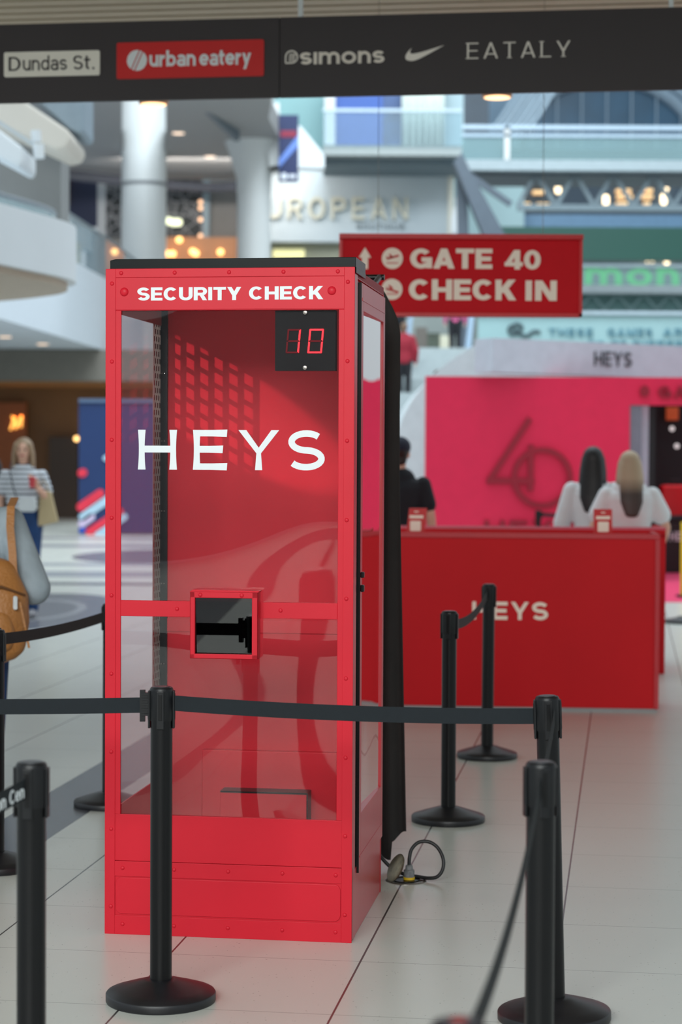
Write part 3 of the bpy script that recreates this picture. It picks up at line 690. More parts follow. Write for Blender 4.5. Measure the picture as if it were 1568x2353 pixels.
post('G', -1.095, 9.55, .3, 'black barrier post mostly hidden behind the left side of the booth', (0, R_(.2), .3))
post('B', .497, 9.19, -.25, 'black barrier post beside the curtain, nearer of the two before the HEYS counter')
post('B2', .816, 11.15, -.25, 'black barrier post farther back, covering the H on the red counter', (0, R_(.3), -.25))
post('H', .150, 2.50, .1, 'barrier post head just peeking in at the bottom edge, out of focus')
sk = MB().lathe([(.011, 0), (.011, .001)], n=24).build('red_sticker', mat('red_sticker', (150, 48, 46), .5), None); sk.parent = bpy.data.objects[[o.name for o in C.objects if o.get('label', '').startswith('barrier post head')][0]]; sk.location = (0, 0, .9632)
tp = post('X', 2.601, 26.6, 0, 'distant black barrier post before the crimson HEYS wall')
def belt(a, b, label, sag=.01, za=.905, zb=.905, w=.047, m=BELT, buckle=None, name='barrier_belt'):
    a = Vector(a); b = Vector(b); d = (b-a); d.z = 0; l = d.length; d.normalize()
    p0 = a+d*.040+Vector((0, 0, za)); p1 = b-d*.040+Vector((0, 0, zb)); n = 24; pts = []
    for i in range(n+1):
        t = i/n; p = p0.lerp(p1, t); p.z -= sag*4*t*(1-t); pts.append(p)
    t = thing(name, label, 'barrier belt', ((a+b)/2 + Vector((0, 0, .88))), 0, 'retractable queue belts')
    MB().ribbon(pts, w).build('webbing', m, t, world=True, smooth=True)
    for e, dd in (('a', 1), ('b', -1)):
        if buckle and e in buckle:
            q = (p0 if e == 'a' else p1); zz = q.z
            mb = MB(); o = q+d*dd*.006
            nn = Vector((-d.y, d.x, 0))
            for k in range(9):                     # ribbed end clip
                zc = zz+.034-k*.0078
                mb.beam(o-d*.014+Vector((0, 0, zc-zz)), o+d*.014+Vector((0, 0, zc-zz)), .022 if k % 2 == 0 else .018, .0072)
            mb.beam(o-d*.012-Vector((0, 0, .05)), o-d*.012+Vector((0, 0, .046)), .016)
            mb.build('end_clip', BLK, t, world=True)
    return t
gp = posts
belt(gp['A'], gp['C'], 'long dark belt stretched across the booth front between two posts', .012, .912, .900, buckle='b')
belt((-2.3, 6.20, 0), gp['A'], 'dark belt running from the left edge to the sharp front post', .012, .903, .905, buckle='b')
belt(gp['F'], gp['G'], 'brown-black belt rising from left edge post to the booth, over the backpack', .015, .920, .906, m=BELTB, buckle='a')
belt(gp['B'], gp['B2'], 'short belt joining the two posts before the red HEYS counter', .05, .90, .905, m=BELTB)
belt(gp['C']+Vector((-.005, 0, 0)), gp['D'], 'belt seen edge-on between the two right-hand posts', .01)
belt(gp['D'], gp['H'], 'blurred belt dropping to the bottom edge from the nearest right post', .06)
te = belt((-1.09, 3.05, 0), gp['E'], 'blurred black belt printed Toronto Eaton Centre at the left edge', .02, .895, .905)
# print on that belt
a = Vector((-1.09, 3.05, 0)); b = gp['E']; d = (b-a).normalized(); L_ = (b-a).length
n_ = Vector((d.y, -d.x, 0))
def onb(v):
    s = v.x; tt = s/L_; zz = .895+(.905-.895)*tt-.02*4*tt*(1-tt)
    return a+d*s+n_*(-v.y)+Vector((0, 0, zz+v.z))
for wd_, s0, s1 in (('Toronto', L_-.49, L_-.30), ('Eaton', L_-.275, L_-.15), ('Cen', L_-.128, L_-.046), ):
    for sg_ in (1, ):
        tx = text(MB(), wd_, s0, s1, -.016, .016, .17, .14, -.0018, -.0009, .10)
        tx.v = [onb(v) for v in tx.v]; tx.build('lettering', LETW, te, world=True)
belt(gp['X'], (4.9, 26.4, 0), 'distant dark belt passing behind the two women at the counter', .03, buckle='a')

# ------------------------------------------------------------ red counters, leaflet stands, gate sign
ct = thing('reception_counter', 'front red counter with cream HEYS lettering', 'counter', (2.077, 13.13, 0), R_(-4.9))
CW = 2.03; CH = 1.163
MB().box(-CW, 0, 0, .03, .025, CH).build('front_panel', REDD, ct, bevel=.004)
cm = MB(); cm.box(-CW-.0, 0, -.012, 0, CH-.03, CH+.004); cm.box(-.03, .0, -.012, 0, .025, CH-.03); cm.box(-CW, -CW+.03, -.012, 0, .025, CH-.03)
cm.build('edge_frame', mat('red_edge', (190, 30, 42), .35), ct, bevel=.003)
MB().box(-.03, 0, .03, .6, .025, CH).build('side_panel', REDD, ct); MB().box(-CW, -CW+.03, .03, .6, .025, CH).build('side_panel', REDD, ct)
MB().box(-CW, 0, .03, .62, CH-.10, CH-.07).build('worktop', REDD, ct)
MB().box(-CW+.02, -.01, .01, .58, 0, .025).build('plinth', mat('grey_plinth', (150, 150, 152), .5), ct)
def cpt(px, py):
    n = Vector((-sin(R_(-4.9)), cos(R_(-4.9)), 0)); w = hit(px, py, Vector((2.077, 13.13, 0)), n)
    return (w-Vector((2.077, 13.13, 0))).dot(Vector((cos(R_(-4.9)), sin(R_(-4.9)), 0))), w.z
l0, z1 = cpt(1086, 1382); l1, z0 = cpt(1260, 1425)
text(MB(), 'HEYS', l0, l1, z0, z1, .17, .2, -.006, 0, .16).build('lettering', LETC, ct, label='cream lettering reading HEYS')
c2 = thing('reception_counter', 'second red counter standing behind the lettered one, its right end showing', 'counter', (2.497, 15.5, 0), R_(-2))
MB().box(-2.3, 0, 0, .03, 0, 1.125).build('front_panel', REDD, c2, bevel=.004)
MB().box(-.03, 0, .03, .65, 0, 1.125).build('side_panel', REDD, c2)
MB().box(-2.3, .0, .0, .65, 1.05, 1.08).build('worktop', REDD, c2)
MB().box(-2.3, .0, -.005, .03, 1.11, 1.13).build('edge_frame', mat('pink_edge', (212, 90, 110), .35), c2)
for (px, py0, py1, wpx, lab, tilt) in ((953, 1167, 1226, 42, 'small red leaflet stand on the counter beside the black curtain', .12), (1387, 1170, 1228, 42, 'small red leaflet stand on the counter near the blond woman', -.02)):
    b_ = P(px, py1, 13.45 if px < 1000 else 13.25); s = 13.3/F_PX
    t = thing('leaflet_stand', lab, 'sign', (b_.x, b_.y, CH-.07), 0, 'red stands on the counter')
    H_ = (py1-py0)*s+.0; w = wpx*s; z_ = b_.z-(CH-.07)
    k = MB().poly([(-w/2, 0), (w/2, 0), (w/2+tilt*.2, z_+H_), (-w/2+tilt*.2, z_+H_)], 0, .012).build('panel', mat('red_card', (205, 20, 24), .4), t)
    MB().box(-w/2, w/2, 0, .10, 0, .006).build('foot', STEEL, t)
    MB().poly(rrect(-w*.30+tilt*.05, w*.30+tilt*.05, z_+H_*.10, z_+H_*.50, .008), -.002, 0).build('code_field', LETC, k)
    MB().box(-w*.38+tilt*.1, w*.38+tilt*.1, -.002, 0, z_+H_*.60, z_+H_*.72).build('print_line', LETC, k)
    MB().box(-w*.12+tilt*.1, w*.12+tilt*.1, -.002, 0, z_+H_*.84, z_+H_*.88).build('print_line', LETC, k)
# gate sign
YS = 13.0
def gp_(px, py): w = P(px, py, YS); return w.x, w.z
gx0, gz1 = gp_(780, 538); gx1, gz0 = gp_(1338, 728)
gs = thing('hanging_sign', 'hanging red sign with arrows reading GATE 40 and CHECK IN', 'sign', ((gx0+gx1)/2, YS, gz0))
q = MB().box(gx0, gx1, YS, YS+.10, gz0, gz1); face = q.build('panel', REDS, gs, bevel=.003, world=True)
q = MB(); q.box(gx0, gx1, YS-.05, YS, gz1-.03, gz1); q.box(gx0, gx1, YS-.012, YS, gz0, gz0+.02); q.box(gx1-.02, gx1, YS-.012, YS, gz0, gz1-.03); q.box(gx0, gx0+.02, YS-.012, YS, gz0, gz1-.03)
q.build('lip', mat('bright_red_lip', (206, 14, 26), .4), gs, world=True)
def gtext(st, x0, y0, x1, y1, t, s, gap=.1):
    a = gp_(x0, y1); b = gp_(x1, y0); o = text(MB(), st, a[0], b[0], a[1], b[1], t, s, YS-.006, YS, gap).build('lettering', LETC, face, world=True, label='cream lettering reading '+st); return o
gtext('GATE', 943, 572, 1132, 617, .24, .22, .05); gtext('40', 1160, 575, 1243, 619, .23, .21, .05)
gtext('CHECK', 940, 643, 1186, 689, .24, .22, .06); gtext('IN', 1208, 645, 1280, 691, .24, .22, .12)
for row, (yc, ccx) in enumerate(((594, 902), (665, 901))):
    a = gp_(ccx, yc); r = 24*YS/F_PX
    k = MB(); k.poly([(a[0]+r*cos(i*pi/16), a[1]+r*sin(i*pi/16)) for i in range(32)], YS-.006, YS); kk = k.build('round_icon', LETC, face, world=True)
    k = MB(); s_ = 1 if row == 0 else -1
    k.strip([(a[0]-.5*r, a[1]-.05*s_*r), (a[0]+.62*r, a[1]+.28*s_*r)], .012, .012, YS-.009, YS-.006)
    k.poly([(a[0]-.12*r, a[1]+.0*r), (a[0]+.14*r, a[1]+.1*r), (a[0]-.22*r, a[1]+.42*r), (a[0]-.34*r, a[1]+.36*r)], YS-.009, YS-.006)
    k.poly([(a[0]-.5*r, a[1]-.1*r), (a[0]-.36*r, a[1]-.05*r), (a[0]-.5*r, a[1]+.2*r), (a[0]-.6*r, a[1]+.16*r)], YS-.009, YS-.006)
    k.box(a[0]-.55*r, a[0]+.55*r, YS-.009, YS-.006, a[1]-.48*r, a[1]-.40*r)
    k.build('plane_symbol', REDS, kk, world=True)
    b = gp_(839 if row == 0 else 836, yc); s = YS/F_PX
    MB().poly([(b[0]-7*s, b[1]-24*s), (b[0]+7*s, b[1]-24*s), (b[0]+7*s, b[1]+2*s), (b[0]+14*s, b[1]+2*s), (b[0], b[1]+25*s), (b[0]-14*s, b[1]+2*s), (b[0]-7*s, b[1]+2*s)], YS-.006, YS).build('arrow', LETC, face, world=True)
for x in (gx0+.25, gx1-.25): MB().tube([(x, YS+.05, gz1), (x, YS+.05, ZC+.03)], .0022, 6).build('hanging_wire', STEEL, gs, world=True)
# ------------------------------------------------------------ people
SKIN = mat('skin', (214, 168, 146), .55, var=.03, scale=8)
def hand(mb, w, d, nrm, side, curl=.5, s=1.0):
    d = Vector(d).normalized(); n = Vector(nrm); n = (n-d*n.dot(d)).normalized(); x = d.cross(n)*side
    w = Vector(w)
    mb.cone_seg([w, w+d*.035, w+d*.075], [(.026, .018), (.036, .017), (.038, .015)], 10)
    for i, (o, L) in enumerate(((-.030, .064), (-.010, .074), (.010, .070), (.029, .056))):
        a = w+d*.078+x*o; p = [a]; ang = 0
        for k, f in enumerate((.45, .32, .25)):
            ang += curl*.75; p.append(p[-1]+(d*cos(ang)+n*sin(ang))*L*f)
        mb.tube(p, [.0098, .0092, .0086, .0072], 8)
    a = w+d*.022-x*.028
    mb.tube([a, a-x*.022+d*.018+n*.008, a-x*.030+d*.044+n*.018, a-x*.028+d*.064+n*.028], [.0125, .0115, .010, .008], 8)
def person(label, loc, rot, h, top, legs, hairm, hair='long', sleeve='short', arms=None, skin=SKIN, vox=.0085, shoem=None,
           topname='t_shirt', hem=.88, wide=1.0, loose=.014, stride=0., hat=None, face=True, sitarm=None):
    t = thing('person', label, 'person', loc, rot); s = h/1.70; t.scale = (s, s, s)
    A = {'L': ((.25, .02, 1.10), (.255, -.05, .86), (0, -.1, -1)), 'R': ((-.25, .02, 1.10), (-.255, -.05, .86), (0, -.1, -1))}
    A.update(arms or {})
    K = wide
    body = MB(); tor = [((0, 0, .88), (.158, .112)), ((0, -.005, .98), (.150, .108)), ((0, -.005, 1.08), (.132, .098)), ((0, 0, 1.22), (.158, .115)), ((0, .005, 1.33), (.162*K, .102)), ((0, .005, 1.378), (.150*K, .080)), ((0, .008, 1.40), (.105, .072))]
    body.cone_seg([p for p, r in tor], [r for p, r in tor], 20)
    body.cone_seg([(0, .012, 1.40), (0, .004, 1.47), (0, 0, 1.53)], [(.058, .058), (.050, .052), (.052, .055)], 14)
    body.sph((0, 0, 1.605), (.073, .092, .098)); body.sph((0, -.028, 1.555), (.054, .060, .058)); body.sph((0, -.05, 1.525), (.026, .026, .02))
    body.sph((0, -.094, 1.580), (.012, .018, .018)); body.sph((0, -.090, 1.598), (.009, .012, .026))
    for q in (-1, 1): body.sph((q*.074, .005, 1.585), (.010, .018, .030))
    LG = {1: [(.085, 0, .88), (.09, -.01-stride*.5, .48), (.09, .015+stride*-.35, .34), (.09, .02+stride*-.2, .09)],
          -1: [(-.085, 0, .88), (-.09, -.01+stride*.3, .49), (-.09, .015+stride*1.0, .35), (-.09, .02+stride*1.5, .12)]}
    lr = [(.090, .100), (.060, .065), (.055, .062), (.036, .040)]
    for q in (1, -1):
        body.cone_seg(LG[q], lr, 14)
        sd = 'L' if q == 1 else 'R'; e, w, hd = A[sd]; sh = (q*.172*K, .005, 1.365)
        body.cone_seg([sh, tuple((a+b)/2 for a, b in zip(sh, e)), e], [(.052, .052), (.045, .047), (.037, .039)], 12)
        body.cone_seg([e, tuple(a*.65+b*.35 for a, b in zip(e, w)), w], [(.037, .039), (.038, .040), (.025, .028)], 12)
        hand(body, w, hd, (-q, 0, 0) if abs(hd[2]) > .5 else (0, 0, -1), q)
    body.build('body', skin, t, remesh=vox, soft=4)
    # garments follow the same joints, a little larger
    g = MB(); g_t = [(p, (r[0]+loose, r[1]+loose)) for p, r in tor if p[2] >= hem-.02]
    if hem > 1.0: g_t = [((0, 0, hem), (.140+loose*1.3, .105+loose))]+[x for x in g_t if x[0][2] > hem+.03]
    g.cone_seg([p for p, r in g_t], [r for p, r in g_t], 22)
    for q in (1, -1):
        sd = 'L' if q == 1 else 'R'; e, w, hd = A[sd]; sh = (q*.172*K, .005, 1.360); e2 = e
        if sleeve == 'short':
            e2 = tuple(a*.38+b*.62 for a, b in zip(sh, e)); g.cone_seg([sh, e2], [(.050+loose*.5, .054+loose*.5), (.050+loose*.8, .053+loose*.8)], 14)
        else:
            g.cone_seg([sh, tuple((a+b)/2 for a, b in zip(sh, e)), e], [(.052+loose, .056+loose), (.050+loose, .053+loose), (.048+loose, .050+loose)], 14)
            g.cone_seg([e, w], [(.050+loose, .052+loose), (.036+loose*.6, .038+loose*.6)], 14)
    g.build(topname, top, t, remesh=max(vox, .01), soft=4)
    g = MB(); g.cone_seg([(0, 0, .99), (0, 0, .88), (0, 0, .80)], [(.158, .118), (.172, .125), (.150, .115)], 18)
    for q in (1, -1): g.cone_seg(LG[q], [(a+.014, b+.014) for a, b in lr[:3]]+[(.055, .060)], 14)
    g.build('trousers', legs, t, remesh=max(vox, .01), soft=4)
    shoem = shoem or BLK
    for q in (1, -1):
        p = LG[q][-1]; g = MB(); g.sph((p[0], p[1]-.06, p[2]-.045), (.044, .120, .038)); g.sph((p[0], p[1]-.0, p[2]-.03), (.040, .055, .055))
        g.build('shoe', shoem, t, remesh=.01, soft=3)
    # hair
    g = MB()
    if hair == 'long':
        g.sph((0, .018, 1.630), (.087, .098, .092)); g.cone_seg([(0, .055, 1.60), (0, .095, 1.46), (0, .145, 1.30), (0, .16, 1.20)], [(.088, .06), (.098, .05), (.092, .032), (.055, .02)], 16)
        for q in (-1, 1): g.cone_seg([(q*.07, .01, 1.62), (q*.085, .02, 1.52), (q*.095, .03, 1.42)], [(.026, .06), (.026, .055), (.022, .045)], 10)
    elif hair == 'bob':
        g.sph((0, .020, 1.632), (.090, .098, .092)); g.cone_seg([(0, .055, 1.60), (0, .06, 1.44)], [(.088, .055), (.085, .05)], 14)
        for q in (-1, 1): g.cone_seg([(q*.066, -.02, 1.655), (q*.085, -.005, 1.56), (q*.090, .0, 1.45)], [(.026, .055), (.026, .055), (.024, .045)], 10)
    else:
        g.sph((0, .016, 1.628), (.081, .094, .088)); g.cone_seg([(0, .05, 1.60), (0, .055, 1.53)], [(.068, .04), (.055, .03)], 12)
    g.build('hair', hairm, t, remesh=.009, soft=4)
    if hat:
        g = MB(); g.sph((0, .01, 1.645), (.090, .105, .082)); g.cone_seg([(0, -.07, 1.64), (0, -.16, 1.625)], [(.07, .010), (.05, .008)], 14)
        g.build('cap', hat, t, remesh=.009, soft=3)
    if face:
        for q in (-1, 1):
            MB().sph((q*.030, -.083, 1.603), (.012, .008, .008), 10, 8).build('eye', mat('eye_dark', (40, 30, 28), .3), t)
            MB().cone_seg([(q*.016, -.091, 1.622), (q*.046, -.082, 1.622)], [(.004, .003), (.003, .003)], 8).build('eyebrow', hairm, t)
        MB().cone_seg([(-.022, -.086, 1.548), (0, -.090, 1.547), (.022, -.086, 1.548)], [(.006, .004), (.007, .005), (.006, .004)], 8).build('mouth', mat('lips', (176, 96, 92), .4), t)
    return t
def hairmat(n, c, c2=None, z0=1.2, z1=1.5):
    m = mat(n, c, .5, var=.25, scale=30)
    if c2:
        nd = m.node_tree; t_ = nd.nodes.new('ShaderNodeTexCoord'); s = nd.nodes.new('ShaderNodeSeparateXYZ'); nd.links.new(t_.outputs['Object'], s.inputs[0])
        r = nd.nodes.new('ShaderNodeMapRange'); r.inputs['From Min'].default_value = z0; r.inputs['From Max'].default_value = z1; nd.links.new(s.outputs['Z'], r.inputs[0])
        x = nd.nodes.new('ShaderNodeMix'); x.data_type = 'RGBA'; x.inputs[6].default_value = (*lin(c2), 1); x.inputs[7].default_value = (*lin(c), 1)
        nd.links.new(r.outputs[0], x.inputs[0]); nd.links.new(x.outputs[2], nd.nodes['Principled BSDF'].inputs['Base Color'])
    return m
def stripes(n, a, b, period, frac):
    m = mat(n, a, .8); nd = m.node_tree; t_ = nd.nodes.new('ShaderNodeTexCoord'); s = nd.nodes.new('ShaderNodeSeparateXYZ'); nd.links.new(t_.outputs['Object'], s.inputs[0])
    q = nd.nodes.new('ShaderNodeMath'); q.operation = 'DIVIDE'; q.inputs[1].default_value = period; nd.links.new(s.outputs['Z'], q.inputs[0])
    f = nd.nodes.new('ShaderNodeMath'); f.operation = 'FRACT'; nd.links.new(q.outputs[0], f.inputs[0])
    l = nd.nodes.new('ShaderNodeMath'); l.operation = 'LESS_THAN'; l.inputs[1].default_value = frac; nd.links.new(f.outputs[0], l.inputs[0])
    x = nd.nodes.new('ShaderNodeMix'); x.data_type = 'RGBA'; x.inputs[6].default_value = (*lin(a), 1); x.inputs[7].default_value = (*lin(b), 1)
    nd.links.new(l.outputs[0], x.inputs[0]); nd.links.new(x.outputs[2], nd.nodes['Principled BSDF'].inputs['Base Color']); return m
TEEW = mat('white_cotton', (222, 226, 230), .85, var=.03, bump=.3, bscale=14)
TEEB = mat('black_cotton', (22, 26, 34), .85, var=.05, bump=.3, bscale=14)
JEAN = mat('blue_denim', (24, 58, 104), .85, var=.12, scale=14)
DENL = mat('washed_denim', (158, 172, 182), .85, var=.14, scale=9, bump=.6, bscale=11)
DARK = mat('dark_trousers', (24, 26, 32), .85)
# woman in stripes
YW = 20.6; p = P(54, 1050, YW)
w = person('person walking towards the camera in striped white top and blue jeans, red cup in hand', (p.x, YW, 0), 0, 1.815, stripes('striped_jersey', (216, 222, 230), (52, 58, 78), .047, .36), JEAN,
           hairmat('ash_blond_hair', (148, 124, 98)), 'bob', 'short', {'L': ((.245, .0, 1.12), (.155, -.17, 1.25), (-.25, -.25, .8)), 'R': ((-.235, .03, 1.13), (-.225, -.03, .90), (0, -.1, -1))},
           hem=1.10, loose=.018, stride=.10, topname='striped_top', shoem=mat('grey_shoe', (150, 150, 155), .6))
bg_ = thing('crossbody_bag', 'small pale grey crossbody bag on the striped-top woman', 'bag', (p.x+.06, YW-.22, 1.17))
MB().poly(rrect(-.075, .105, -.085, .065, .04), -.04, .05).build('pouch', mat('pale_grey_leather', (200, 206, 210), .5), bg_, bevel=.012)
MB().tube([(-.10, .02, .06), (-.14, .03, .18), (-.17, .04, .33), (-.16, .10, .42)], .007, 6).build('strap', mat('dark_strap', (62, 62, 70), .6), bg_)
tb = thing('tote_bag', 'beige tote bag hanging from the striped-top woman forearm', 'bag', (p.x+.235, YW-.06, .93))
MB().poly([(-.08, .0), (.13, .05), (.055, .36), (-.055, .36)], -.03, .04).build('sack', mat('beige_canvas', (186, 168, 132), .85, bump=.4, bscale=10), tb, bevel=.012)
for y in (-.03, .03): MB().tube([(-.05, y, .35), (-.05, y, .44), (-.02, y, .47), (.02, y, .44), (.03, y, .35)], .006, 6).build('handle', mat('beige_webbing', (170, 152, 118), .85), tb)
cu = MB().lathe([(.026, 0), (.036, .11), (.037, .112)], (p.x+.13, YW-.27, 1.33), 18).build('paper_cup', mat('red_cup', (196, 62, 70), .5), None, smooth=True)
tag(cu, 'red paper cup held up by the striped-top woman', 'cup')
# person with backpack, back to us
p = P(-58, 1200, 10.0)
w = person('person seen from behind at the left edge in washed denim jacket, elbow out', (p.x, 10.0, 0), pi, 1.66, DENL, JEAN, hairmat('dark_brown_hair', (44, 30, 26)), 'bob', 'long',
           {'L': ((-.0-.25, .0, 1.05), (-.2, -.2, .95), (0, -.4, -1)), 'R': ((-.325, .14, 1.035), (-.14, -.13, 1.00), (.6, -.6, 0))} | {'L': ((.30, .1, 1.05), (.14, -.15, 1.0), (-.6, -.6, 0))}, hem=.95, loose=.034, topname='denim_jacket', face=False)
TAN = mat('tan_leather', (168, 112, 58), .5, var=.12, scale=7, bump=.5, bscale=70)
bp = thing('backpack', 'tan leather backpack on the denim-jacket person, silver zip pull', 'backpack', (p.x+.135, 9.72, .69))
q = MB(); q.cone_seg([(.0, 0, .06), (0, 0, .17), (0, .02, .30), (0, .04, .40)], [(.165, .10), (.180, .12), (.172, .115), (.12, .08)], 24); q.build('sack', TAN, bp, remesh=.01, soft=8)
q = MB(); q.cone_seg([(0, -.08, .07), (0, -.09, .13), (0, -.08, .19)], [(.115, .06), (.125, .065), (.11, .05)], 20); q.build('front_pocket', TAN, bp, remesh=.008, soft=6)
MB().tube([(-.17, -.03, .27), (-.08, -.105, .335), (.06, -.105, .345), (.165, -.04, .30)], .006, 8).build('zip', mat('brown_zip', (96, 62, 34), .5), bp, smooth=True)
MB().poly(rrect(-.010+.128, .010+.128, .235, .30, .008), -.105, -.098).build('zip_pull', mat('bright_steel', (220, 222, 225), .2, .9), bp, label='silver zip pull')
MB().ribbon([(.15, -.10, .27), (.175, -.10, .15), (.19, -.08, .05)], .010, .003, Vector((1, 0, 0))).build('pull_tab', TAN, bp)
for sx in (-1, 1):
    MB().ribbon([(sx*.10, .02, .38), (sx*.09, .045, .50), (sx*.075, .07, .62), (sx*.07, .12, .72), (sx*.07, .24, .76)], .038, .008, Vector((1, 0, 0))).build('strap', TAN, bp, smooth=True)
# sliver of a person at the far left
p = P(-14, 1100, 22)
person('person at the far left edge with dark hair and brown coat, only a sliver showing', (p.x, 22, 0), pi*.9, 1.62, mat('brown_coat', (84, 66, 56), .9), DARK, hairmat('black_brown_hair', (30, 22, 20)), 'long', 'long', face=False, vox=.014, topname='coat', hem=.88, loose=.02)
# man in cap
p = P(918, 1100, 16.5)
person('person in black t-shirt and navy cap behind the counter, back to camera', (p.x, 16.5, 0), pi, 1.80, TEEB, DARK, hairmat('short_dark_hair', (34, 28, 26)), 'short', 'short', {'L': ((.245, .02, 1.10), (.265, -.04, .85), (0, -.1, -1)), 'R': ((-.245, .02, 1.10), (-.265, -.04, .85), (0, -.1, -1))},
       wide=1.08, hat=mat('navy_cap', (26, 32, 52), .8), face=False, loose=.02, hem=.88)
p = P(1364, 1100, 16.75)
person('person with long black hair in loose white shirt, back to camera', (p.x, 16.75, 0), pi*.92, 1.735, TEEW, DARK, hairmat('black_hair', (18, 17, 20)), 'long', 'long', face=False, topname='shirt', hem=.86, loose=.022)
p = P(1447, 1100, 16.35)
person('person with long blond hair, dark at the tips, in white t-shirt', (p.x, 16.35, 0), pi, 1.70, TEEW, DARK, hairmat('blond_hair', (176, 156, 130), (66, 54, 50), 1.37, 1.50), 'long', 'short', {'L': ((.29, .02, 1.10), (.26, -.06, .88), (0, -.3, -1)), 'R': ((-.30, .02, 1.10), (-.26, -.08, .90), (0, -.3, -1))},
       face=False, wide=1.08, loose=.04, hem=.9)
def far_person(px, Y, z, label, top, legs, hairc, rot=pi, h=1.72, **k):
    p = P(px, 800, Y); return person(label, (p.x, Y, z), rot, h, top, legs, hairmat('hair', hairc), 'short', 'long', face=False, vox=.02, **k)

# ------------------------------------------------------------ the mall behind
def ppoly(mb, pts, Y, d):
    q = [P(x, y, Y) for x, y in pts]; mb.poly([(v.x, v.z) for v in q], Y, Y+d); return mb
def PB(nm, m, x0, y0, x1, y1, Y, d=.3, lab=None, **k): return struct(nm, MB().pbox(x0, y0, x1, y1, Y, d), m, lab, **k)
NT = [1]
def trim(mb, m, lab, **k):
    NT[0] += 1; return struct('trim_%d' % NT[0], mb, m, lab, **k)
# left: rounded balcony close by
def slab_shape(x0, xt, ya, yb, yc, n=16):
    pts = [(x0, ya)]
    for i in range(n+1):
        a = -pi/2+pi*i/n; pts.append((xt-1.1+1.1*abs(cos(a))**.8, (ya+yb)/2+.9+(yb-ya)/2*sin(a)*.62))
    pts.append((x0, yc)); return pts
bal = [(-9, 14.5), (-5.2, 17.2), (-3.75, 20.2), (-3.28, 21.6), (-3.06, 22.4), (-3.02, 22.9), (-3.10, 23.4), (-3.4, 24.0), (-4.2, 24.9), (-5.5, 25.6), (-9, 26)]
bal = [(v.x, v.y) for v in smooth_path([(x, y, 0) for x, y in bal], 5)]
struct('wall_left', MB().flat(bal, 3.62, 4.24), WHITE, 'rounded white balcony front at the left', smooth=True)
bal2 = [(x-.10 if x > -8.9 else x, y) for x, y in bal]
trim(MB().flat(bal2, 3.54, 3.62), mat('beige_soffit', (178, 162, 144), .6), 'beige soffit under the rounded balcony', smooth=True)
rl = thing('balcony_railing', 'grey handrail and glass following the rounded balcony at left', 'railing', (-4, 21, 4.24))
rp = [Vector((x-.25, y, 4.40)) for x, y in bal[4:34]]
MB().tube(rp, .03, 8).build('handrail', mat('rail_grey', (120, 128, 134), .4), rl, smooth=True, world=True)
MB().ribbon([Vector((v.x, v.y, 4.32)) for v in rp], .16, .02).build('glass', RAILG, rl, world=True)
CONC = mat('concrete', (132, 134, 134), .8, var=.08, scale=1.2)
PB('wall_pier', CONC, -120, 300, 140, 500, 25.9, .8, 'grey pier behind the rounded balcony')
trim(ppoly(MB(), [(-40, 200), (30, 215), (158, 300), (163, 318), (152, 338), (128, 343), (60, 312), (-40, 268)], 24, 1.4), CREAM, 'cream rounded edge of the floor above at left', bevel=.03)
trim(ppoly(MB(), [(50, 200), (192, 200), (192, 298), (184, 308), (160, 297)], 24.6, 1.0), mat('blue_grey_panel', (134, 150, 162), .6), 'blue-grey panel above the cream edge', bevel=.03)
trim(ppoly(MB(), [(-40, 275), (0, 300), (51, 338), (51, 374), (42, 384), (-40, 340)], 22, 1.0), WHITE, 'white boxed ceiling edge at far left', bevel=.03)
sl = thing('track_spotlight', 'white twin spotlight on a rail under the cream ceiling edge', 'spotlight', P(80, 330, 22.5))
a, b, c_, d_ = P(82, 300, 22.5), P(84, 326, 22.5), P(88, 332, 22.3), P(90, 364, 22.3)
MB().tube([a, b], .055, 14).build('lamp_head', WHITE, sl, world=True, smooth=True); MB().tube([c_, d_], .06, 14).build('lamp_head', WHITE, sl, world=True, smooth=True)
MB().beam(P(-30, 262, 22.4), P(88, 340, 22.4), .04).build('rail', mat('rail_white', (176, 184, 188), .4), sl, world=True)
# left: long floor edge with glass, brown shop below it
edge = [(-6.9, 34), (-6.45, 38), (-6.1, 44), (-5.8, 50), (-5.65, 56), (-5.6, 64)]
sh = [(-18, 34)]+edge+[(-18, 64)]
struct('wall_gallery', MB().flat(sh, 4.22, 6.0), mat('gallery_white', (206, 214, 222), .6, var=.02), 'long white gallery edge receding at left')
r2 = thing('gallery_railing', 'long glass railing on the receding white gallery edge', 'railing', (-6, 50, 6.0))
MB().ribbon([Vector((x-.05, y, 6.5)) for x, y in edge], 1.0, .03).build('glass', glass('gallery_glass', (.68, .80, .86), 1.5, base=.08, haze=.55, hcol=(.42, .55, .62)), r2, world=True)
MB().tube([Vector((x-.05, y, 7.02)) for x, y in edge], .04, 8).build('handrail', mat('rail_grey2', (120, 134, 142), .4), r2, world=True)
struct('wall_bulkhead', MB().box(-18, -2.5, 49, 49.4, 3.45, 4.21), mat('taupe_plaster', (118, 114, 106), .8), 'grey bulkhead over the brown shop')
BRN = mat('brown_shopfront', (128, 86, 44), .55, var=.15, scale=.7)
struct('ceiling_shop', MB().box(-18, -2.5, 49.4, 54, 3.40, 3.5), mat('orange_brown', (168, 112, 62), .6), 'orange-brown shop ceiling')
struct('wall_shop', MB().box(-18, -2.4, 53, 53.3, 0, 3.4), BRN, 'brown shopfront wall behind the striped-top woman')
dk = MB().pbox(113, 1004, 178, 1203, 52.7, .2); dr_ = struct('door_1', dk, mat('dark_bronze', (60, 38, 20), .4), 'dark doorway in the brown shopfront')
trim(MB().pbox(-20, 925, 60, 1203, 52.6, .3), mat('rust_panel', (150, 78, 28), .5), 'rust-orange panel behind the glowing shop sign')
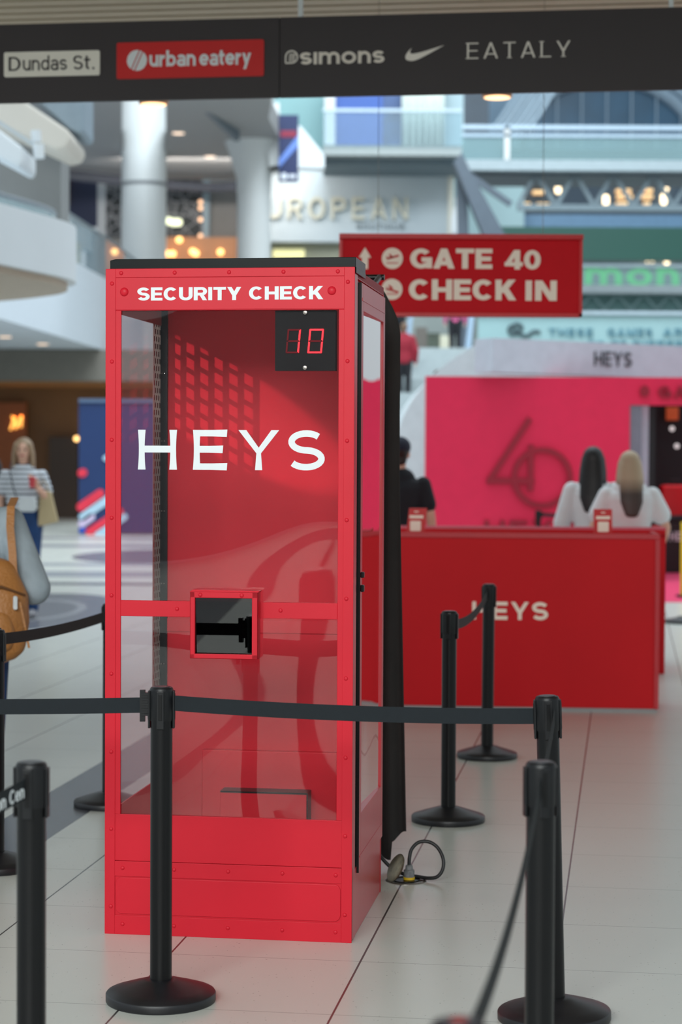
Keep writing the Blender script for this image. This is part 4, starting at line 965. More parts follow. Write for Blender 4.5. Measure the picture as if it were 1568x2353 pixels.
sg = thing('shop_sign', 'glowing amber script initials on the brown shopfront', 'sign', P(40, 970, 52.58))
AMB = mat('amber_glow', (255, 178, 84), .5, emit=1.3)
g = MB()
for a, b in (((24, 988), (34, 958)), ((34, 958), (36, 985)), ((36, 985), (50, 955)), ((50, 955), (48, 982)), ((27, 956), (33, 966))):
    g.beam(P(*a, 52.58), P(*b, 52.58), .05)
g.build('glowing_letters', AMB, sg, world=True)
AMBL = mat('amber_lamp', (255, 196, 120), .5, emit=2.2)
def bulb(px, py, Y, label, r=.07, m=AMBL, group=None):
    c = P(px, py, Y); o = MB().sph(tuple(c), r, 10, 8).build('light_bulb', m, None, smooth=True)
    return tag(o, label, 'lamp', group)
bulb(176, 1008, 52.64, 'single amber lamp by the dark shop doorway')
for i, (px, py) in enumerate(((12, 776), (98, 792))):
    c = P(px, py, 44 if i == 0 else 46.8); 
    tag(MB().lathe([(.13, -.01), (.14, .0)], (c.x, c.y, 4.21), 18).build('recessed_light', mat('soft_warm', (255, 220, 190), .5, emit=.75), None), ('left' if i == 0 else 'right')+' of the two small recessed lights under the white gallery edge', 'ceiling light')
# navy totem wall with coloured bars
kx = thing('display_totem', 'navy display board with red and white slanted bars left of the booth', 'display board', P(270, 1225, 42))
NAVY = mat('navy_board', (22, 50, 98), .5, var=.04, scale=1)
pn = MB().pbox(181, 919, 425, 1226, 42, .5).build('board', NAVY, kx, world=True)
MB().pbox(181, 917, 425, 925, 41.95, .55).build('top_edge', mat('slate_edge', (88, 110, 140), .4), kx, world=True)
def bar(a, b, wpx, m):
    g = MB(); a = P(*a, 41.97); b = P(*b, 41.97); s = 42/F_PX*wpx/2; an = math.degrees(math.atan2(b.z-a.z, b.x-a.x))
    pts = [(a.x+s*cos(R_(t)), a.z+s*sin(R_(t))) for t in range(int(an)+90, int(an)+271, 20)]+[(b.x+s*cos(R_(t)), b.z+s*sin(R_(t))) for t in range(int(an)-90, int(an)+91, 20)]
    g.poly(pts, 41.96, 42.0); g.build('colour_bar', m, kx, world=True)
CR = mat('coral_red', (226, 50, 74), .5); PB_ = mat('pale_blue', (176, 206, 224), .5); LV = mat('lavender', (206, 190, 220), .5); RB = mat('royal_blue', (44, 84, 190), .5)
bar((186, 1165), (230, 1134), 20, CR); bar((190, 1188), (262, 1138), 18, PB_); bar((188, 1204), (210, 1188), 17, LV); bar((206, 1222), (275, 1176), 18, CR); bar((226, 1228), (285, 1188), 17, PB_); bar((187, 1219), (191, 1217), 12, RB); bar((188, 1087), (191, 1086), 19, CR); bar((243, 1053), (245, 1052), 13, PB_)
# columns
COL = mat('column_white', (204, 208, 208), .45, var=.02, scale=.5)
def column(px, wpx, Y, label, ring=None, z0=0, z1=12, cap=False):
    c = P(px, 500, Y); r = wpx/2*Y/F_PX; t = thing('column', label, 'column', (c.x, Y, z0))
    MB().lathe([(r, 0), (r, z1-z0)], n=48).build('shaft', COL, t, smooth=True)
    if ring:
        z = P(px, ring, Y).z-z0; MB().lathe([(r+.012, z-.05), (r+.012, z+.05)], n=48).build('joint_ring', mat('ring_grey', (120, 124, 128), .5), t, smooth=True)
    if cap:
        MB().lathe([(r+.01, 8.9), (r*1.05, 9.3), (r*1.5, 10.0), (r*2.1, 10.65)], n=40).build('capital', COL, t, smooth=True)
    return t
column(331, 103, 58, 'thick white round column above the left half of the booth', 425, 0, 14)
column(584, 77, 56, 'thinner white round column with flared top, behind the booth top right', None, 0, 9.4, True)
# upper ceiling, left middle
UPC = mat('upper_ceiling', (150, 150, 150), .7, var=.03, scale=.3)
struct('ceiling_upper', MB().flat([(-12, 44), (P(281, 0, 44).x, 44), (P(281, 0, 58.2).x, 58.2), (P(382, 0, 58.2).x, 58.2), (P(382, 0, 44).x, 44), (-1.4, 44), (-1.9, 52), (-1.6, 58), (-1.9, 63.5), (-12, 63.5)], 10.3, 10.9), UPC, 'flat grey ceiling of the upper level')
trim(MB().tube([Vector((-8.5, 60.5, 10.05)), Vector((-6, 62.2, 9.98)), Vector((-4, 62.6, 9.92)), Vector((-2.3, 62.0, 9.95))], .16, 8), mat('dark_edge', (66, 70, 80), .6), 'dark curved edge under the upper ceiling')
for px, py in ((410, 307), (483, 361)):
    c = G(px, py, 10.29)
    tag(MB().lathe([(.16, -.012), (.17, 0)], (c.x, c.y, 10.3), 18).build('recessed_light', mat('soft_warm2', (255, 222, 196), .5, emit=1.0), None), ('brighter upper-ceiling light beside the thick white column' if px < 450 else 'dimmer upper-ceiling light midway between the two white columns'), 'ceiling light')
trim(MB().beam(P(445, 215, 50), P(545, 312, 54), .14, .3), mat('strut_grey', (100, 112, 120), .5), 'dark diagonal beam running to the flared column')
trim(MB().beam(P(520, 205, 52), P(585, 290, 55), .5, .4), mat('strut_pale', (160, 170, 178), .6), 'pale diagonal beam meeting the flared column')
trim(ppoly(MB(), [(600, 240), (642, 236), (642, 262), (640, 392), (620, 396), (612, 300)], 55.4, .5), COL, 'white fin beside the flared column')
trim(ppoly(MB(), [(684, 288), (692, 290), (746, 356), (746, 386), (684, 386)], 58, .6), WHITE, 'white slanted bracket right of the navy banner')
# shop level behind the columns
YS2 = 64
PB('wall_upper_left', mat('navy_wall', (24, 34, 62), .6), 140, 330, 224, 520, YS2, .3, 'navy wall of the upper shop')
trim(MB().pbox(141, 372, 157, 470, YS2-.2, .2), mat('orange_strip', (206, 132, 24), .5), 'orange strip beside the navy wall')
PB('wall_upper_middle', mat('stone_grey', (128, 126, 124), .8, var=.06, scale=.8), 224, 372, 640, 640, YS2+.3, .3, 'grey stone wall between the columns')
trim(MB().pbox(224, 368, 243, 540, YS2, .3), LGREY, 'pale window frame left of the patterned screen')
trim(MB().pbox(466, 400, 481, 600, YS2, .3), mat('blue_grey_frame', (140, 160, 170), .6), 'blue-grey frame right of the patterned screen')
def pattern():
    m = mat('patterned_screen', (60, 66, 70), .6); nd = m.node_tree
    t_ = nd.nodes.new('ShaderNodeTexCoord'); v_ = nd.nodes.new('ShaderNodeTexVoronoi'); v_.inputs['Scale'].default_value = 3.2; v_.feature = 'DISTANCE_TO_EDGE'
    nd.links.new(t_.outputs['Object'], v_.inputs['Vector']); r = nd.nodes.new('ShaderNodeValToRGB'); nd.links.new(v_.outputs[0], r.inputs[0])
    r.color_ramp.elements[0].position = .0; r.color_ramp.elements[0].color = (*lin((128, 130, 134)), 1); r.color_ramp.elements[1].position = .12; r.color_ramp.elements[1].color = (*lin((34, 40, 44)), 1)
    nd.links.new(r.outputs[0], nd.nodes['Principled BSDF'].inputs['Base Color']); return m
ps = MB().pbox(243, 386, 466, 542, YS2+.05, .24).build('patterned_screen', pattern(), None); tag(ps, 'dark patterned screen edged with bulbs behind the thick white column', 'screen')
for i in (0, 2.6, 3.5, 5.2, 7.6):
    bulb(461, 424+i*15.5, YS2+.0, 'small warm bulb on the right edge of the patterned screen', .07, mat('edge_bulb', (255, 200, 160), .5, emit=1.1) if i == 0 else bpy.data.materials['edge_bulb'], group='bulbs on the right edge of the screen')
for i in range(11):
    bulb(250+i*20.5, 392+i*.8, YS2+.0, 'small warm bulb along the top edge of the patterned screen', .055, mat('dim_warm', (230, 180, 150), .5, emit=.8) if i == 0 else bpy.data.materials['dim_warm'], group='bulbs on the top edge of the screen')
lg = MB(); 
for px in (388, 399, 410): lg.sph(tuple(P(px, 511 if px > 390 else 508, YS2+.0)), .13, 10, 8)
tag(lg.build('glowing_sign', mat('pale_yellow_glow', (240, 246, 206), .5, emit=1.1), None, remesh=.03), 'small pale yellow glowing sign low on the patterned screen', 'sign')
trim(MB().pbox(380, 545, 545, 640, YS2-.3, .3), mat('apricot_wall', (190, 134, 96), .6), 'apricot shop interior just above the booth top')
for px, py in ((412, 551), (507, 579), (384, 583), (397, 583), (443, 578), (450, 582)):
    bulb(px, py, YS2-.38, {412: 'topmost round warm lamp over the booth left half', 507: 'warm lamp alone beside the flared column, above booth', 384: 'left lamp of the pair at the thick column foot', 397: 'right lamp of the pair at the thick column foot', 443: 'left of the two touching lamps above booth centre-left', 450: 'right of the two touching lamps above booth centre-left'}[px], .10)
# white shop box with EUROPEAN lettering
BOX = mat('boutique_white', (178, 190, 196), .55, var=.05, scale=.6)
PB('wall_boutique', BOX, 610, 383, 1032, 556, 61, 3, 'white fascia wall lettered EUROPEAN BOUTIQUE')
trim(MB().pbox(1030, 378, 1043, 545, 60.9, .5), mat('cream_edge', (214, 212, 200), .5), 'cream vertical edge of the boutique fascia')
es = thing('shop_sign', 'raised cream letters EUROPEAN with small BOUTIQUE on the white fascia', 'sign', P(780, 520, 60.95))
a = P(570, 503, 60.95); b = P(938, 455, 60.95)
text(MB(), 'EUROPEAN', a.x, b.x, a.z, b.z, .15, .14, 60.85, 60.98, .34).build('lettering', mat('cream_letters', (196, 194, 176), .4), es, world=True)
a = P(820, 526, 60.95); b = P(930, 514, 60.95)
text(MB(), 'BOUTIQUE', a.x, b.x, a.z, b.z, .14, .14, 60.93, 60.98, .3).build('small_lettering', mat('grey_letters', (136, 146, 152), .4), es, world=True)
PB('window_1', mat('shop_window_warm', (150, 150, 128), .4), 600, 556, 800, 680, 61.5, .3, 'dim yellowish shop window below the white fascia')
trim(MB().pbox(628, 572, 700, 592, 61.3, .2), mat('yellow_glow', (226, 220, 160), .5, emit=.3), 'pale yellow lit strip in the shop window')
trim(MB().pbox(610, 352, 1043, 384, 62.5, .4), mat('pale_cream_wall', (196, 200, 196), .6), 'pale wall band between the fascia and the upper slab')
for a, b, c, nm in ((763, 797, (44, 56, 78), 'dark navy'), (874, 893, (130, 24, 50), 'dark red'), (951, 965, (90, 112, 158), 'slate blue')):
    tag(MB().pbox(a, 384, b, 402, 62.3, .15).build('poster', mat('poster_'+nm.replace(' ', '_'), c, .6), None), nm+' poster on the band under the upper slab', 'poster')
# upper deck
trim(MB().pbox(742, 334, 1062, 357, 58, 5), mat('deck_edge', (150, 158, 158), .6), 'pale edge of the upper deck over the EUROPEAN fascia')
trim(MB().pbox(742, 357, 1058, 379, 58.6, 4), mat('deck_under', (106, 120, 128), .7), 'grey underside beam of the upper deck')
PB('wall_upper_right', mat('teal_glass', (120, 170, 172), .4, var=.08, scale=.5), 630, 120, 748, 352, 66, .3, 'teal glazed wall above the navy banner')
PB('trim_column', COL, 746, 120, 771, 340, 63, .5, 'square white post left of the blue hoarding')
ho = MB().pbox(771, 120, 880, 336, 63.5, .3).build('hoarding', mat('blue_hoarding', (40, 86, 168), .5, var=.08, scale=.8), None); tag(ho, 'bright blue hoarding panel on the upper deck', 'hoarding')
ho = MB().pbox(880, 120, 938, 336, 63.6, .3).build('hoarding', mat('navy_hoarding', (52, 80, 128), .5, var=.4, scale=1.5), None); tag(ho, 'mottled navy panel right of the bright blue hoarding', 'hoarding')
wh = MB(); rs = []
for k in (0, 1):
    rs.append([Vector((P(925+i*3, 200, 62.9).x, 62.9+.15*sin(i*1.3), P(925, (120, 358)[k], 63).z)) for i in range(33)])
wh.rings(rs, cap=False, closed=False); tag(wh.build('drape', mat('white_drape', (214, 222, 216), .7), None, smooth=True, thick=.02), 'pleated white drapes on the upper deck', 'curtain')
PB('wall_upper_far', mat('pale_blue_wall', (160, 184, 192), .5, var=.1, scale=.6), 1020, 120, 1066, 336, 64, .3, 'pale blue wall at the deck corner')
rg = thing('deck_railing', 'glass railing along the upper deck above the EUROPEAN fascia', 'railing', P(900, 335, 57.8))
MB().pbox(742, 256, 1062, 334, 57.9, .03).build('glass', glass('deck_glass', (.82, .90, .93), 1.5, base=.05, haze=.12, hcol=(.45, .55, .6)), rg, world=True)
MB().pbox(742, 250, 1062, 257, 57.86, .08).build('handrail', mat('rail_pale', (176, 194, 204), .4), rg, world=True)
bn = thing('hanging_banner', 'narrow navy banner with red block and pale diagonal streak', 'banner', P(662, 418, 55.1))
MB().pbox(641, 264, 686, 418, 55.12, .03).build('sheet', mat('navy_banner', (24, 40, 84), .6, var=.15, scale=1), bn, world=True)
MB().pbox(645, 300, 682, 315, 55.1, .02).build('red_block', mat('banner_red', (128, 24, 56), .6), bn, world=True)
ppoly(MB(), [(641, 386), (641, 366), (686, 310), (686, 334)], 55.1, .02).build('streak', mat('banner_streak', (96, 128, 200), .6), bn, world=True)
for px, r in ((653, 8), (668, 5), (676, 5)): ppoly(MB(), [(px+r*cos(i*pi/8), 405+r*sin(i*pi/8)) for i in range(16)], 55.1, .02).build('dot_mark', mat('banner_white', (210, 216, 226), .6), bn, world=True)
MB().beam(P(622, 388, 55.35), P(650, 384, 55.15), .10).build('bracket', BLK, bn, world=True)
# right: footbridge with truss
YB2 = 56
br = thing('footbridge', 'upper glass-sided footbridge with steel truss crossing at the right', 'footbridge', P(1300, 490, YB2))
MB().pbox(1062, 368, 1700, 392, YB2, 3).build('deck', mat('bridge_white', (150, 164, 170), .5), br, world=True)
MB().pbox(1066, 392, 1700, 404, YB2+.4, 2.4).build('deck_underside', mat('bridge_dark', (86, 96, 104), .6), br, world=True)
MB().pbox(1062, 312, 1700, 368, YB2+.05, .03).build('glass', glass('bridge_glass', (.74, .86, .86), 1.5, base=.04, haze=.3, hcol=(.36, .52, .54)), br, world=True)
MB().pbox(1062, 288, 1700, 298, YB2, .08).build('handrail', mat('rail_bluegrey', (164, 184, 200), .4), br, world=True)
MB().pbox(1062, 308, 1700, 315, YB2, .05).build('lower_rail', bpy.data.materials['rail_bluegrey'], br, world=True)
MB().pbox(1160, 290, 1172, 368, YB2, .06).build('post', COL, br, world=True)
TRS = mat('truss_grey', (104, 120, 128), .5)
MB().pbox(1190, 470, 1700, 484, YB2+.5, .2).build('bottom_chord', TRS, br, world=True)
xs = [1190, 1232, 1278, 1322, 1366, 1410, 1456, 1502, 1548, 1594]
for i in range(len(xs)-1):
    MB().beam(P(xs[i], 474 if i % 2 == 0 else 398, YB2+.6), P(xs[i+1], 398 if i % 2 == 0 else 474, YB2+.6), .11).build('truss_member', TRS, br, world=True)
DK = mat('dark_steel', (74, 86, 98), .5)
es2 = thing('stair_stringer', 'dark steel diagonal stair structure beside the EUROPEAN fascia', 'stair structure', P(1100, 520, 57))
ppoly(MB(), [(1043, 372), (1062, 350), (1078, 385), (1162, 540), (1120, 560), (1066, 430), (1048, 470)][:5], 54.6, .6).build('stringer', DK, es2, world=True)
MB().beam(P(1075, 400, 55.3), P(1175, 470, 55.3), .16).build('brace', DK, es2, world=True)
MB().beam(P(1060, 380, 55.5), (P(1075, 545, 55.5).x, 55.5, 4.25), .3).build('post', DK, es2, world=True)
PB('wall_far_middle', mat('pale_teal_wall', (150, 178, 182), .5, var=.12, scale=.4), 1040, 392, 1205, 640, 70, .3, 'pale glazed wall behind the diagonal steel')
trim(MB().pbox(1036, 541, 1072, 690, 58.6, .9), LGREY, 'pale pier under the white figure')
mq = thing('mannequin', 'white figure standing right of the EUROPEAN fascia', 'mannequin', P(1052, 545, 59))
g = MB(); c = P(1052, 546, 58.85)
g2 = MB().cone_seg([(c.x, 59, c.z+.19), (c.x, 59, c.z+.5), (c.x+.02, 59, c.z+.8), (c.x, 59, c.z+.95)], [(.20, .14), (.19, .14), (.16, .12), (.08, .07)], 14).sph((c.x, 59, c.z+1.1), (.09, .1, .12)); g2.build('figure', WHITE, mq, world=True, remesh=.03)
# far facade, right
FAC = mat('dark_facade', (54, 72, 88), .6, var=.25, scale=.35)
PB('wall_back', mat('blue_glass_facade', (104, 136, 160), .4, var=.15, scale=.25), 1040, 60, 1750, 420, 92, .4, 'blue-grey glazed end wall of the atrium')
trim(MB().pbox(1190, 392, 1750, 500, 84, .4), FAC, 'dark storey with lit rooms behind the truss')
trim(MB().pbox(1066, 60, 1125, 300, 80, .4), mat('dark_glazing', (44, 66, 84), .4, var=.3, scale=.6), 'dark tall glazing left of the arched window')
aw = thing('arched_window', 'large half-round blue window under the roof at upper right', 'window', P(1400, 290, 90))
ctr = P(1392, 345, 90); rad = 182*90/F_PX
MB().poly([(ctr.x+rad*1.15*cos(i*pi/32), ctr.z+rad*cos(0)*.88*sin(i*pi/32)) for i in range(33)], 90, 90.4).build('glass', mat('deep_blue_glass', (42, 84, 112), .35, var=.3, scale=.4), aw, world=True)
for f, w_ in ((1.0, .28), (1.13, .16)):
    MB().tube([(ctr.x+rad*1.15*f*cos(i*pi/32), 89.8, ctr.z+rad*.88*f*sin(i*pi/32)) for i in range(33)], w_, 8).build('arch_rib', mat('arch_grey', (124, 144, 160), .5), aw, world=True)
for i in range(-3, 4): MB().beam((ctr.x+i*1.1, 89.7, ctr.z), (ctr.x+i*1.1, 89.7, ctr.z+rad*.85*math.sqrt(max(.05, 1-(i*1.1/rad/1.15)**2))), .07).build('mullion', bpy.data.materials['arch_grey'], aw, world=True)
rr_ = thing('roof_ribs', 'pale curved roof ribs of the glazed vault at upper right', 'roof structure', P(1200, 260, 80))
for i in range(7):
    MB().tube([P(1130+i*14+t*26, 300-t*34-(t*t)*2.2, 80-i*1.0) for t in range(5)], .07, 6).build('rib', mat('rib_pale', (168, 190, 206), .5) if i == 0 else bpy.data.materials['rib_pale'], rr_, world=True)
LITW = mat('lit_window', (255, 206, 150), .5, emit=.5, var=.1)
lw = [(1434, 274, 34, 9), (1487, 274, 34, 9), (1231, 300, 16, 6)]+[(x, y, w, 7) for x, y, w in ((1197, 425, 16), (1237, 423, 20), (1197, 441, 18), (1238, 441, 24), (1197, 452, 18), (1209, 469, 22), (1249, 470, 28), (1441, 421, 24), (1475, 420, 14), (1495, 420, 14), (1424, 438, 12), (1443, 438, 16), (1490, 437, 22), (1430, 451, 20), (1450, 451, 10), (1487, 451, 28), (1431, 467, 24), (1488, 467, 14))]
for i, (x, y, w_, h_) in enumerate(lw):
    o = MB().pbox(x-w_/2, y-h_/2, x+w_/2, y+h_/2, 83.6 if y > 350 else 91.6, .4).build('lit_panel', LITW, None)
    if y > 350: tag(o, 'warm lit ceiling panel in the dark storey behind the bridge truss', 'light panel', 'lit panels behind the truss')
    else: tag(o, {1434: 'left wide warm panel above the bridge handrail', 1487: 'right wide warm panel above the bridge handrail', 1231: 'short warm panel at left above the bridge handrail'}[x], 'light panel')
LAN = mat('lantern', (255, 226, 184), .5, emit=2.4)
for x, y, l in ((1279, 287, 'leftmost lantern above the bridge handrail'), (1390, 285, 'middle lantern above the bridge handrail'), (1530, 281, 'right lantern above the bridge handrail'), (1525, 322, 'lantern seen through the bridge glass at right'),
                (1283, 432, 'left lantern behind the truss'), (1393, 461, 'low middle lantern behind the truss'), (1530, 428, 'upper right lantern behind the truss'), (1526, 458, 'lower right lantern behind the truss'), (1500, 592, 'bright lamp above the green letters'), (1488, 592, 'second bright lamp above the green letters, left twin'), (1533, 598, 'dim lamp right of the bright pair above green letters')):
    c = P(x, y, 83.88 if 392 < y < 500 else 91.88 if y < 392 else 69.9); k_ = .12 if y < 500 else .085; o = MB().cone_seg([(c.x, c.y, c.z-k_), (c.x, c.y, c.z+k_)], [(k_, k_), (k_, k_)], 12).build('lantern', LAN, None, smooth=True); tag(o, l, 'lamp')
# lower bridges
struct('wall_end_right', MB().pbox(1150, 494, 1750, 524, 72, .3), mat('blue_glazing', (92, 128, 158), .4, var=.1), 'blue glazed strip above the green band')
trim(MB().pbox(1150, 522, 1750, 598, 68, .5), mat('deep_green', (20, 76, 66), .5, var=.05, scale=.3), 'deep green fascia band at right')
trim(MB().pbox(1150, 597, 1750, 614, 70, .5), mat('slate_glass', (112, 122, 132), .5, var=.2, scale=.6), 'grey storey strip under the green band')
b3 = thing('footbridge', 'lower footbridge with green lettering on its glass side', 'footbridge', P(1400, 672, 62))
MB().pbox(1150, 612, 1750, 657, 62, .04).build('glass', glass('bridge_glass2', (.74, .86, .86), 1.5, base=.06, haze=.3, hcol=(.42, .56, .58)), b3, world=True)
MB().pbox(1150, 607, 1750, 614, 61.9, .1).build('handrail', mat('rail_bg3', (170, 188, 196), .4), b3, world=True)
MB().pbox(1150, 655, 1750, 673, 61.8, 2).build('deck', mat('bridge_white2', (168, 180, 186), .5), b3, world=True)
MB().pbox(1150, 673, 1750, 716, 62.4, .2).build('fascia', mat('green_grey', (78, 112, 112), .6), b3, world=True)
xs = list(range(1330, 1640, 30))
for i in range(len(xs)-1): MB().beam(P(xs[i], 712 if i % 2 == 0 else 676, 62.2), P(xs[i+1], 676 if i % 2 == 0 else 712, 62.2), .07).build('truss_member', mat('truss_green', (96, 124, 126), .5) if i == 0 else bpy.data.materials['truss_green'], b3, world=True)
a = P(1262, 655, 61.9); b = P(1622, 616, 61.9)
text(MB(), 'simons', a.x, b.x, a.z, a.z+(b.z-a.z)*1.38, .2, .18, 62.06, 62.12, .12).build('lettering', mat('green_letters', (70, 220, 120), .5, emit=.6), b3, world=True, label='bright green lettering reading simons')
PB('wall_backdrop_right', mat('backdrop_grey', (120, 148, 152), .6, var=.1, scale=.4), 1070, 500, 1750, 900, 90, .3, 'grey-green far wall')
hb = thing('hoarding_banner', 'pale cyan banner reading THESE GAMES ARE TO BE DIFFERENT', 'banner', P(1400, 800, 52))
MB().pbox(1098, 722, 1760, 860, 52, .1).build('sheet', mat('pale_cyan', (138, 170, 173), .6, var=.02), hb, world=True)
MB().pbox(1098, 715, 1760, 723, 51.9, .2).build('top_edge', mat('edge_pale', (160, 176, 186), .5), hb, world=True)
TX = mat('teal_text', (84, 128, 142), .6)
for st, x0, x1, y0, y1 in (('THESE', 1262, 1363, 755, 772), ('GAMES', 1396, 1500, 755, 772), ('ARE', 1524, 1592, 755, 772), ('TO BE', 1352, 1440, 783, 800), ('DIFFERENT', 1455, 1640, 783, 800)):
    a = P(x0, y1, 51.98); b = P(x1, y0, 51.98); text(MB(), st, a.x, b.x, a.z, b.z, .2, .2, 51.95, 52.0, .22).build('lettering', TX, hb, world=True)
g = MB(); q = [P(x, y, 51.98) for x, y in ((1178, 748), (1170, 756), (1175, 768), (1190, 765), (1200, 752), (1188, 745), (1180, 752), (1195, 768), (1212, 772), (1228, 762), (1242, 764))]
g.tube(smooth_path([tuple(v) for v in q], 4), .05, 6); g.build('squiggle', mat('dark_squiggle', (58, 76, 82), .6), hb, world=True)
# crimson pavilion
YP = 27.0; PV = thing('pavilion', 'crimson HEYS pavilion wall with dark 40 emblem and doorway', 'pavilion', (P(1300, 1000, YP).x, YP, 0))
def X(px, Y=YP): return P(px, 1000, Y).x
def Z(py, Y=YP, px=1300): return P(px, py, Y).z
ztop = Z(866); zdo = Z(930)
wl = MB(); wl.box(X(978), X(1448), YP, YP+.15, 0, ztop); wl.build('left_wall', PINK, PV, world=True)
MB().box(X(1448), X(1720), YP, YP+.15, zdo, ztop).build('door_head', PINK, PV, world=True)
MB().box(X(1720), X(2700), YP, YP+.15, 0, ztop).build('right_wall', PINK, PV, world=True)
DR = mat('dark_crimson', (150, 10, 40), .4)
def px2(pts, Y=YP): return [(P(x, y, Y).x, P(x, y, Y).z) for x, y in pts]
y0, y1 = YP-.05, YP
lo = MB(); lw_ = 13*YP/F_PX
lo.strip(px2([(1218, 962), (1124, 1105)]), lw_, lw_, y0, y1); lo.strip(px2([(1118, 1105), (1228, 1105)]), lw_, lw_, y0-.002, y1); lo.strip(px2([(1221, 1022), (1219, 1128)]), lw_, lw_, y0-.004, y1)
lo.build('emblem_four', DR, PV, world=True)
c = P(1246, 1098, YP); r_ = 64*YP/F_PX; MB().strip([(c.x+r_*cos(i*pi/24), c.z+r_*sin(i*pi/24)) for i in range(49)], lw_, lw_, y0-.006, y1).build('emblem_zero', DR, PV, world=True)
a = P(1113, 1236, YP); b = P(1326, 1196, YP); text(MB(), 'HEYS', a.x, b.x, a.z, b.z, .18, .2, y0, y1, .2).build('lettering', DR, PV, world=True, label='dark crimson lettering reading HEYS')
a = P(1512, 914, YP); b = P(1640, 888, YP); text(MB(), 'GATE', a.x, b.x, a.z, b.z, .2, .2, y0, y1, .2).build('lettering', DR, PV, world=True)
MB().poly(px2([(1481+11*cos(i*pi/10), 899+13*sin(i*pi/10)) for i in range(20)]), y0, y1).build('round_icon', DR, PV, world=True)
# shell of the pavilion and its fascia
SY = 29.7
shp = smooth_path([(X(905, SY), SY, 0), (P(903, 1060, SY).x, SY, Z(1060, SY)), (P(918, 985, SY).x, SY, Z(985, SY)), (P(950, 918, SY).x, SY, Z(918, SY)), (P(1000, 860, SY).x, SY, Z(860, SY)), (P(1060, 815, SY).x, SY, Z(815, SY)), (P(1135, 782, SY).x, SY, Z(782, SY)), (P(1300, 806, SY).x, SY, Z(806, SY)), (X(1800, SY), SY, Z(806, SY))], 5)
sh_ = MB(); sh_.strip([(v.x+.07, v.z-.05) for v in shp], .14, .14, SY+.05, SY+5); sh_.build('shell', mat('shell_white', (204, 214, 218), .5), PV, world=True, smooth=True)
wg = MB(); wg.poly([(v.x, v.z) for v in shp if v.x < X(1450, SY)]+[(X(1450, SY), 2.5), (X(990, SY), 2.5), (X(990, SY), 0)], SY-.05, SY+.05); wg.build('white_wing', bpy.data.materials['shell_white'], PV, world=True)
A = P(1133, 820, 26.6); B = P(1800, 820, 29.4)
fa = MB(); dx = (B-A); dx.z = 0; dn = Vector((-dx.y, dx.x, 0)).normalized()
q = [A, B, B+dn*.4, A+dn*.4]; fa.flat([(v.x, v.y) for v in q], 2.775, 3.225); fa.build('fascia', mat('fascia_lilac_white', (198, 202, 214), .5), PV, world=True)
ht = text(MB(), 'HEYS', 0, 1, 0, 1, .14, .15, -.02, 0, .24); a = hit(1366, 840, A, dn); b = hit(1451, 810, A, dn)
du = dx.normalized(); ht.v = [a+du*(v.x*(b-a).dot(du))+dn*v.y+Vector((0, 0, v.z*(b.z-a.z))) for v in ht.v]; ht.build('lettering', mat('charcoal_letters', (70, 72, 78), .5), PV, world=True, label='charcoal lettering reading HEYS')
MB().box(X(1448), X(1476), YP+.02, YP+.3, 0, zdo).build('grey_jamb', mat('grey_jamb', (118, 116, 128), .5), PV, world=True)
MB().box(X(1476), X(1499), YP+.3, YP+.5, 0, zdo).build('white_jamb', mat('white_jamb', (188, 190, 202), .5), PV, world=True)
MB().box(X(1400), X(2100), 33, 33.2, 0, 3).build('dark_back_wall', mat('black_wall', (18, 16, 20), .5), PV, world=True)
MB().box(X(1499), X(1520), YP+.5, 33, 0, zdo).build('dark_side_wall', bpy.data.materials['black_wall'], PV, world=True)
for x, y, l in ((1545, 985, 'upper small spot inside the dark pavilion doorway'), (1556, 1025, 'lower small spot inside the dark pavilion doorway')):
    bulb(x, y, 32.5, l, .04, mat('dim_white', (200, 190, 190), .5, emit=.8) if y == 985 else bpy.data.materials['dim_white'])
tag(MB().pbox(1533, 935, 1560, 965, 32.8, .1).build('screen', mat('orange_screen', (190, 80, 40), .5, emit=.25), None), 'orange lit picture inside the dark pavilion doorway', 'screen')
pt = thing('display_plinth', 'black display plinth with white HEYS letters inside the doorway', 'plinth', (X(1580, 29), 29, 0))
MB().box(X(1526, 29), X(1700, 29), 29, 29.8, 0, Z(1203, 29, 1550)).build('block', mat('plinth_black', (16, 15, 18), .4), pt, world=True)
a = P(1540, 1243, 29); b = P(1596, 1222, 29); text(MB(), 'HEYS', a.x, b.x, a.z, b.z, .18, .2, 28.985, 29, .18).build('lettering', LETW, pt, world=True)
zs = Z(1203, 29, 1550); sc_ = thing('suitcase', 'bright red hard-shell suitcase on the black plinth', 'suitcase', (X(1552, 29.4), 29.4, zs))
MB().poly(rrect(-.21, .21, .05, .55, .06), -.12, .12).build('shell', mat('glossy_red', (214, 12, 28), .25), sc_, bevel=.03)
for sx in (-.15, .15): MB().tube([(sx-.015, 0, .03), (sx+.015, 0, .03)], .03, 12).build('wheel', BLK, sc_)
MB().tube([(-.08, 0, .54), (-.08, 0, .62), (.08, 0, .62), (.08, 0, .54)], .012, 8).build('handle', BLK, sc_)
cp_ = MB().flat([(P(1500, 1370, 23).x-.0, 23.2), (P(1800, 1370, 23).x, 23.2), (P(1800, 1300, 32).x, 32.8), (P(1500, 1300, 30).x, 32.8)], 0, .006).build('carpet', mat('pink_carpet', (206, 52, 96), .9, bump=.3, bscale=60), None); tag(cp_, 'pink carpet leading into the pavilion doorway', 'carpet')
ys = thing('barrier_stand', 'yellow upright stand cut by the right edge', 'stand', (P(1574, 1380, 24).x, 24, 0))
MB().box(-.05, .06, -.02, .02, .02, .90).build('panel', mat('yellow_plastic', (224, 190, 20), .5), ys); MB().box(-.09, .09, -.10, .10, 0, .03).build('foot', BLK, ys)
